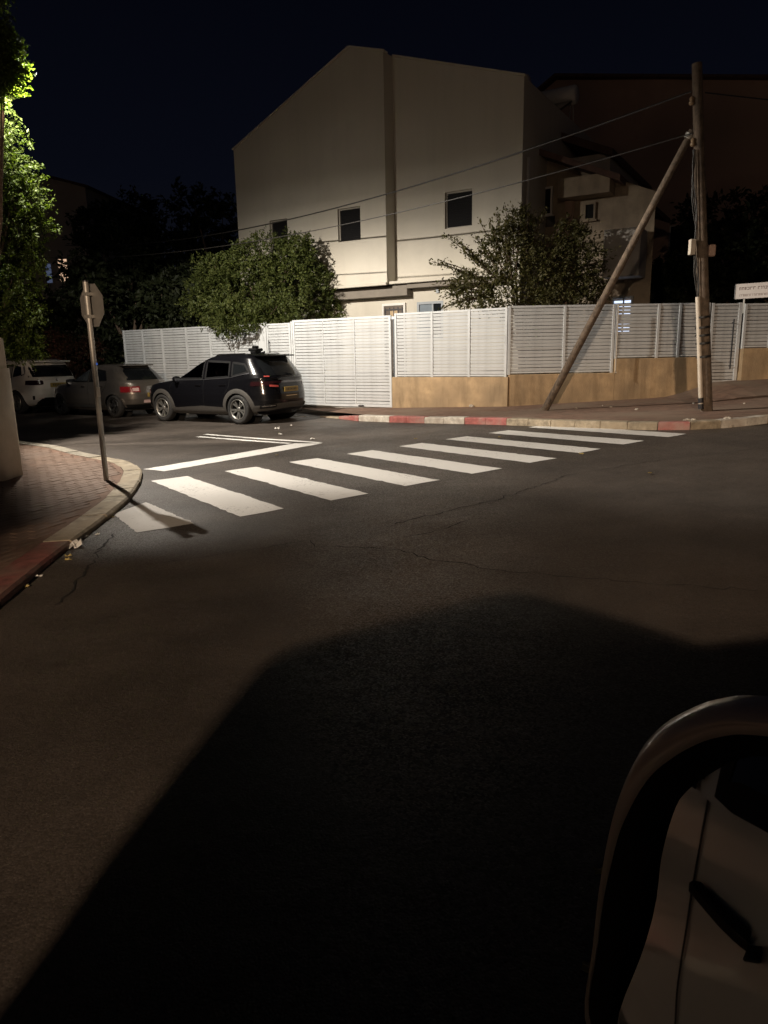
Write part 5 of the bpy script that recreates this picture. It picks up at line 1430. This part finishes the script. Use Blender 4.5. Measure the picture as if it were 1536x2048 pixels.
# ------------------------------------------------------------------ street lamps
LED = pmat('led_lens', (0.9, 0.9, 0.9), 0.3, emit=(1.0, 0.95, 0.88), estr=60.0)
def street_lamp(L, pole_xy, label, ground):
    x, y, z = L['pos']; px_, py_ = pole_xy
    g = ground
    th = empty('street_lamp', (px_, py_, g)); setp(th, label, 'street lamp', 'street lamps')
    d = Vector((x - px_, y - py_, 0)); ln = d.length; d.normalize()
    H_ = z + 0.22 - g
    MB().tube([(0, 0, -0.1), (0, 0, 0.9), (0, 0, 0.95), (0, 0, H_ - 0.25)], [0.085, 0.085, 0.065, 0.045], 14).build('pole', GALV, th)
    MB().tube([(0, 0, H_ - 0.3), tuple(d * 0.1 + Vector((0, 0, H_ - 0.12))), tuple(d * 0.3 + Vector((0, 0, H_ - 0.03))), tuple(d * (ln - 0.2) + Vector((0, 0, H_)))], [0.04, 0.035, 0.03, 0.028], 10).build('arm', GALV, th)
    hd = empty('lamp_head_tmp', (0, 0, 0)); bpy.data.objects.remove(hd)
    ang_ = math.atan2(d.y, d.x)
    h = MB().cbox(-0.32, 0.32, -0.13, 0.13, 0.03, 0.10, 0.02).build('lamp_head', DARK_METAL, th, loc=tuple(d * ln + Vector((0, 0, H_ - 0.22))), rot=(0, 0, ang_))
    MB().cbox(-0.26, 0.26, -0.10, 0.10, 0.018, 0.029, 0.004).build('lens', LED, h)
    ld = bpy.data.lights.new('street_lamp_light', 'POINT')
    ld.energy = L['power']; ld.color = L['col']; ld.shadow_soft_size = L.get('soft', 0.06)
    ld.use_nodes = True
    N, K = ld.node_tree.nodes, ld.node_tree.links
    em = N['Emission']
    tc = N.new('ShaderNodeTexCoord'); sp_ = N.new('ShaderNodeSeparateXYZ'); rp = N.new('ShaderNodeValToRGB')
    K.new(tc.outputs['Normal'], sp_.inputs[0])
    mr = N.new('ShaderNodeMapRange'); mr.inputs[1].default_value = -1; mr.inputs[2].default_value = 1
    K.new(sp_.outputs['Z'], mr.inputs[0]); K.new(mr.outputs[0], rp.inputs[0])
    # photometry of a road luminaire: modest straight down, strongest at 65-85 degrees, cut off above the horizontal
    el = rp.color_ramp.elements
    el[0].position = 0.0; el[1].position = 1.0
    for p, v in L['dist']:
        e_ = el.new(p); e_.color = (v, v, v, 1)
    el[0].color = (L['dist'][0][1],) * 3 + (1,); e_ = el[len(el) - 1]; e_.color = (0, 0, 0, 1)
    if 'az' in L:
        # the head throws its light forward, across the street (+x)
        xy = N.new('ShaderNodeCombineXYZ'); K.new(sp_.outputs['X'], xy.inputs[0]); K.new(sp_.outputs['Y'], xy.inputs[1])
        nz_ = N.new('ShaderNodeVectorMath'); nz_.operation = 'NORMALIZE'; K.new(xy.outputs[0], nz_.inputs[0])
        s2 = N.new('ShaderNodeSeparateXYZ'); K.new(nz_.outputs[0], s2.inputs[0])
        m2 = N.new('ShaderNodeMapRange'); m2.inputs[1].default_value = -1; m2.inputs[2].default_value = 1
        K.new(s2.outputs['X'], m2.inputs[0])
        r2 = N.new('ShaderNodeValToRGB'); K.new(m2.outputs[0], r2.inputs[0])
        e2 = r2.color_ramp.elements
        e2[0].color = (L['az'][0][1],) * 3 + (1,); e2[1].color = (1, 1, 1, 1)
        for p, v in L['az']:
            q_ = e2.new((p + 1) / 2); q_.color = (v, v, v, 1)
        ml = N.new('ShaderNodeMath'); ml.operation = 'MULTIPLY'
        K.new(rp.outputs[0], ml.inputs[0]); K.new(r2.outputs[0], ml.inputs[1]); K.new(ml.outputs[0], em.inputs['Strength'])
    else:
        K.new(rp.outputs[0], em.inputs['Strength'])
    lo = bpy.data.objects.new('street_lamp_light', ld); COL.objects.link(lo)
    lo.parent = th; lo.location = tuple(d * ln + Vector((0, 0, H_ - 0.235)))
    return th
# position in ramp: 0 = straight down, 0.5 = horizontal
LAMP_A['dist'] = [(0.02, 0.4), (0.2, 0.62), (0.31, 0.95), (0.385, 1.0), (0.415, 0.62), (0.435, 0.36), (0.455, 0.19), (0.485, 0.07), (0.52, 0.026), (0.6, 0.012)]
LAMP_A['az'] = [(-0.6, 0.08), (-0.45, 0.2), (-0.2, 0.32), (0.05, 0.40), (0.20, 0.62), (0.36, 0.8), (0.52, 1.0), (0.8, 0.95), (0.93, 0.75), (0.99, 0.6)]
LAMP_B['dist'] = [(0.02, 0.3), (0.2, 0.5), (0.36, 0.9), (0.405, 1.0), (0.43, 0.45), (0.45, 0.10), (0.47, 0.055), (0.487, 0.045), (0.505, 0.04), (0.54, 0.036), (0.7, 0.006)]
street_lamp(LAMP_A, (-8.6, 13.1), 'street lamp shining through the tall tree at the left edge', gz(-8.6) + PH)
street_lamp(LAMP_B, (-4.6, -17.5), 'street lamp behind the viewer that throws the car shadow', gz(-4.6))

# ------------------------------------------------------------------ the car the picture is taken from
def own_car():
    tab = [(0.22, 1.9, -1.33, 0.78), (0.32, 2.08, -1.41, 0.84), (0.46, 2.16, -1.44, 0.87), (0.64, 2.18, -1.45, 0.88), (0.84, 2.16, -1.45, 0.88), (0.98, 2.08, -1.45, 0.875), (1.07, 1.85, -1.445, 0.87), (1.13, 1.45, -1.44, 0.865), (1.17, 1.15, -1.44, 0.86),
           (1.28, 0.92, -1.44, 0.84), (1.42, 0.62, -1.44, 0.81), (1.56, 0.32, -1.44, 0.78), (1.64, 0.14, -1.44, 0.75), (1.70, 0.0, -1.43, 0.70), (1.735, -0.2, -1.39, 0.58), (1.745, -0.4, -1.2, 0.3)]
    c = Car('white_car', tab, 14, 4.0, (1.32, -1.0), 0.34, 0.40)
    P = car_paint('pearl_white_paint', (0.62, 0.58, 0.50), 0.0, 0.35)
    c.body(P)
    f1 = [(0.85, 1.2), (0.0, 1.2), (0.0, 1.60), (0.15, 1.57)]; f2 = [(-0.10, 1.2), (-0.85, 1.22), (-0.82, 1.56), (-0.10, 1.60)]
    for pl in (f1, f2):
        c.side(pl, CARGLASS, 'side_window'); c.strip(pl, 0.05, TRIM, 'window_trim', closed=True)
    c.end([(-0.7, 1.22), (0.7, 1.22), (0.58, 1.58), (-0.58, 1.58)], CARGLASS, 'rear_window')
    c.end([(-0.68, 1.24), (0.68, 1.24), (0.55, 1.58), (-0.55, 1.58)], CARGLASS, 'windscreen', rear=False)
    c.arch(P, 0.03, 0.01)
    for xs_ in ([(0.95, 0.42), (0.97, 1.0), (0.95, 1.15)], [(-0.05, 0.38), (-0.05, 1.17)], [(-0.85, 0.85), (-0.9, 1.0), (-0.9, 1.2)]): c.strip(xs_, 0.010, TRIM, 'shut_line', e=0.003)
    for x in (0.12, -0.7):
        for sd in (1, -1):
            y = c.Y(x, 1.02)
            MB().cbox(x - 0.12, x + 0.12, sd * (y + 0.018) - 0.013, sd * (y + 0.018) + 0.013, 1.005, 1.033, 0.006).build('door_handle', TRIM, c.th)
    c.wrap(122, 158, 0.8, 0.98, TAIL, 'tail_lamp', e=0.01)
    c.wrap(28, 60, 0.74, 0.88, CARGLASS, 'headlamp', e=0.008)
    c.plate(0.0, 0.75)
    c.mirror(0.78, 1.16, P, sides=(-1,))
    c.wheels(RIM_S, 5)
    h = Vector((0.84, 0.543)).normalized(); l = Vector((-h.y, h.x))
    o = -(h * OWN[0] + l * OWN[1])
    c.th.location = (o.x, o.y, gz(0) - 0.005)
    c.th.rotation_euler = (0, 0, math.atan2(h.y, h.x))
    setp(c.th, 'white car the picture is taken from, its wing mirror at the lower right', 'car')
    # the near wing mirror, as seen from the driver's window
    inv = (Matrix.Translation(c.th.location) @ Matrix.Rotation(math.atan2(h.y, h.x), 4, 'Z')).inverted()
    MA = R(46)
    e = Vector((math.cos(MA), -math.sin(MA), 0)); n = Vector((-math.sin(MA), -math.cos(MA), 0)); u = Vector((0, 0, 1))
    C = Vector((0, 0, CAMZ)) + Vector((0.2594, 0.7614, -0.594)).normalized() * 0.42
    outer = [(-0.004, -0.112), (-0.002, -0.062), (0.0, 0.0), (0.004, 0.028), (0.0125, 0.055), (0.0235, 0.074), (0.038, 0.089), (0.05, 0.0975), (0.062, 0.103), (0.085, 0.108), (0.115, 0.108), (0.145, 0.10), (0.165, 0.082), (0.175, 0.05), (0.172, -0.02), (0.16, -0.085), (0.135, -0.125), (0.10, -0.142), (0.05, -0.145), (0.012, -0.135)]
    cen = Vector((0.085, -0.015))
    ctrl = [Vector(p) for p in outer]; outer = []
    for i in range(len(ctrl)):                        # smooth the outline
        p0, p1, p2, p3 = ctrl[i - 1], ctrl[i], ctrl[(i + 1) % len(ctrl)], ctrl[(i + 2) % len(ctrl)]
        for k in range(4):
            t = k / 4
            q = 0.5 * ((2 * p1) + (p2 - p0) * t + (2 * p0 - 5 * p1 + 4 * p2 - p3) * t * t + (3 * p1 - p0 - 3 * p2 + p3) * t ** 3)
            outer.append((q.x, q.y))
    def off(k, dpt, rim=False):
        out = []
        for (s_, t_) in outer:
            v = Vector((s_, t_)) - cen
            kk = k * (0.30 + 0.70 * min(1, max(0, (v.y + 0.02) / 0.11))) if rim else k
            v = v * (1 - kk / v.length) if kk else v
            v = cen + v
            q = C + e * v.x + u * v.y - n * dpt
            out.append(tuple(inv @ q))
        return out
    N_ = len(outer)
    def loft(rings, cap=False):
        m = MB(); vs = [p for r_ in rings for p in r_]
        m.add(vs, [(i * N_ + j, i * N_ + (j + 1) % N_, (i + 1) * N_ + (j + 1) % N_, (i + 1) * N_ + j) for i in range(len(rings) - 1) for j in range(N_)], True)
        if cap: m.add(rings[-1], [tuple(range(N_))])
        return m
    hs = loft([off(0.015, 0.0, True), off(0.008, -0.002, True), off(0.003, 0.003), off(0.001, 0.010), off(0.008, 0.025), off(0.022, 0.045), off(0.055, 0.07), off(0.075, 0.075)], True).build('wing_mirror', P, c.th)
    loft([off(0.0145, 0.001, True), off(0.018, -0.001, True), off(0.026, 0.004), off(0.032, 0.018)]).build('bezel', TRIM, hs)
    g = MB()
    # glass, turned a little further inwards than its housing and slightly convex
    GA = R(GLASS[0]); e2 = Vector((math.cos(GA), -math.sin(GA), 0)); n2 = Vector((-math.sin(GA), -math.cos(GA), 0))
    tl = R(GLASS[1]); u2 = Vector((0, 0, 1)) * math.cos(tl) + n2 * math.sin(tl); n2 = n2 * math.cos(tl) - Vector((0, 0, 1)) * math.sin(tl)
    mid = C + e * cen.x + u * cen.y - n * 0.014
    rings = []
    for f in (1.0, 0.75, 0.5, 0.25):
        ring = []
        for (s_, t_) in outer:
            v = Vector((s_, t_)) - cen; v = v * (1 - 0.030 / v.length) * f
            q = mid + e2 * v.x + u2 * v.y - n2 * (v.length ** 2 / (2 * 1.1))
            ring.append(tuple(inv @ q))
        rings.append(ring)
    loft(rings, True).build('mirror_glass', MIRROR_G, hs)
    MB().tube([tuple(inv @ (C + e * 0.16 + u * -0.09 - n * 0.05)), tuple(inv @ (C + e * 0.24 + u * -0.12 - n * 0.06)), (0.80, 0.82, 1.14)], [0.04, 0.035, 0.04], 10).build('mirror_arm', TRIM, c.th)
OWN = (0.33, 0.955)
GLASS = (30, -10)
own_car()

# ------------------------------------------------------------------ small litter
def scrap(name, x, y, z, w, l, mat, label, cat, seed, crumple=0.02):
    rd = random.Random(seed); n = 4; vs = []
    for i in range(n + 1):
        for j in range(n + 1):
            vs.append(((i / n - 0.5) * w + rd.uniform(-.1, .1) * w, (j / n - 0.5) * l + rd.uniform(-.1, .1) * l, abs(rd.gauss(0, crumple)) + 0.004))
    fs = [(i * (n + 1) + j, i * (n + 1) + j + 1, (i + 1) * (n + 1) + j + 1, (i + 1) * (n + 1) + j) for i in range(n) for j in range(n)]
    o = MB().add(vs, fs).build(name, mat, None, loc=(x, y, z), rot=(0, 0, rd.uniform(0, 6)))
    return setp(o, label, cat)
scrap('paper_scrap', -2.60, 5.74, gz(-2.6), 0.11, 0.13, PAPER, 'crumpled white paper lying against the left kerb', 'litter', 1, 0.04)
scrap('paper_scrap', -2.3, 15.45, gz(-2.3), 0.07, 0.10, PAPER, 'white paper scrap on the road just below the black SUV bumper', 'litter', 2)
scrap('paper_scrap', -2.05, 16.0, gz(-2.05), 0.05, 0.08, PAPER, 'small white scrap on the road nearest the painted kerb', 'litter', 3)
scrap('paper_scrap', -2.05, 14.2, gz(-2.05), 0.12, 0.04, PAPER, 'thin white scrap on the road beside the double line', 'litter', 4)
scrap('paper_scrap', -1.3, 13.1, gz(-1.3), 0.07, 0.08, PAPER, 'tiny white scrap by the tip of the stop line', 'litter', 44)
scrap('dry_leaf', 0.60, 1.72, gz(0.6), 0.05, 0.022, DRYLEAF, 'yellow dry leaf on the asphalt left of the wing mirror', 'leaf', 5, 0.006)
scrap('dry_leaf', 0.475, 1.40, gz(0.48), 0.045, 0.03, DRYLEAF, 'lower yellow dry leaf at the edge of the wing mirror', 'leaf', 6, 0.006)
rd = random.Random(17)
for k in range(7):
    y = rd.uniform(4.6, 7.6); x = float(np.interp(y, [4.29, 5.7, 7.09, 8.6], [-2.47, -2.64, -2.764, -3.02])) + abs(rd.gauss(0.05, 0.05))
    o = scrap('dry_leaf', x, y, gz(x), 0.05, 0.028, DRYLEAF if k % 3 else PAPER, 'dry leaf scrap in the gutter of the left kerb', 'leaf', 60 + k, 0.008); o['group'] = 'gutter leaves at the left kerb'
for k in range(5):
    x = rd.uniform(-2.5, 3.0); y = rd.uniform(7.5, 12.5)
    o = scrap('dry_leaf', x, y, gz(x) + 0.006, 0.055, 0.03, DRYLEAF, 'scattered dry leaf on the asphalt around the crosswalk', 'leaf', 90 + k, 0.008); o['group'] = 'leaves around the crosswalk'
def rubble(x, y, z, r, seed, label, grp):
    bm = bmesh.new(); bmesh.ops.create_icosphere(bm, subdivisions=2, radius=r)
    rd = random.Random(seed)
    for v in bm.verts:
        v.co *= rd.uniform(0.75, 1.15); v.co.z *= 0.6
    me = bpy.data.meshes.new('rubble_stone'); bm.to_mesh(me); bm.free()
    o = obj('rubble_stone', me, STONE, None, loc=(x, y, z + r * 0.35), rot=(0, 0, rd.uniform(0, 6)))
    setp(o, label, 'stone', grp)
for k in range(9):
    x = 5.05 + rd.uniform(0, 0.75); y = 11.72 + rd.uniform(-0.12, 0.28)
    rubble(x, y, gz(x) + (0.10 if y > 11.68 else 0.0), rd.uniform(0.025, 0.07), 200 + k, 'broken kerb stone in the rubble in front of the wooden pole', 'broken kerb rubble')
for k in range(7):
    x = rd.uniform(3.5, 8.5); y = rd.uniform(13.2, 16.2)
    rubble(x, y, rz(x, y) + RPH, rd.uniform(0.015, 0.04), 300 + k, 'loose pebble on the dusty footway around the wooden pole', 'footway pebbles')
c_ = fpt(2.35, 0.16)
rubble(c_.x, c_.y, rz(c_.x, c_.y) + RPH, 0.07, 411, 'lone stone at the foot of the lit ochre wall', None)
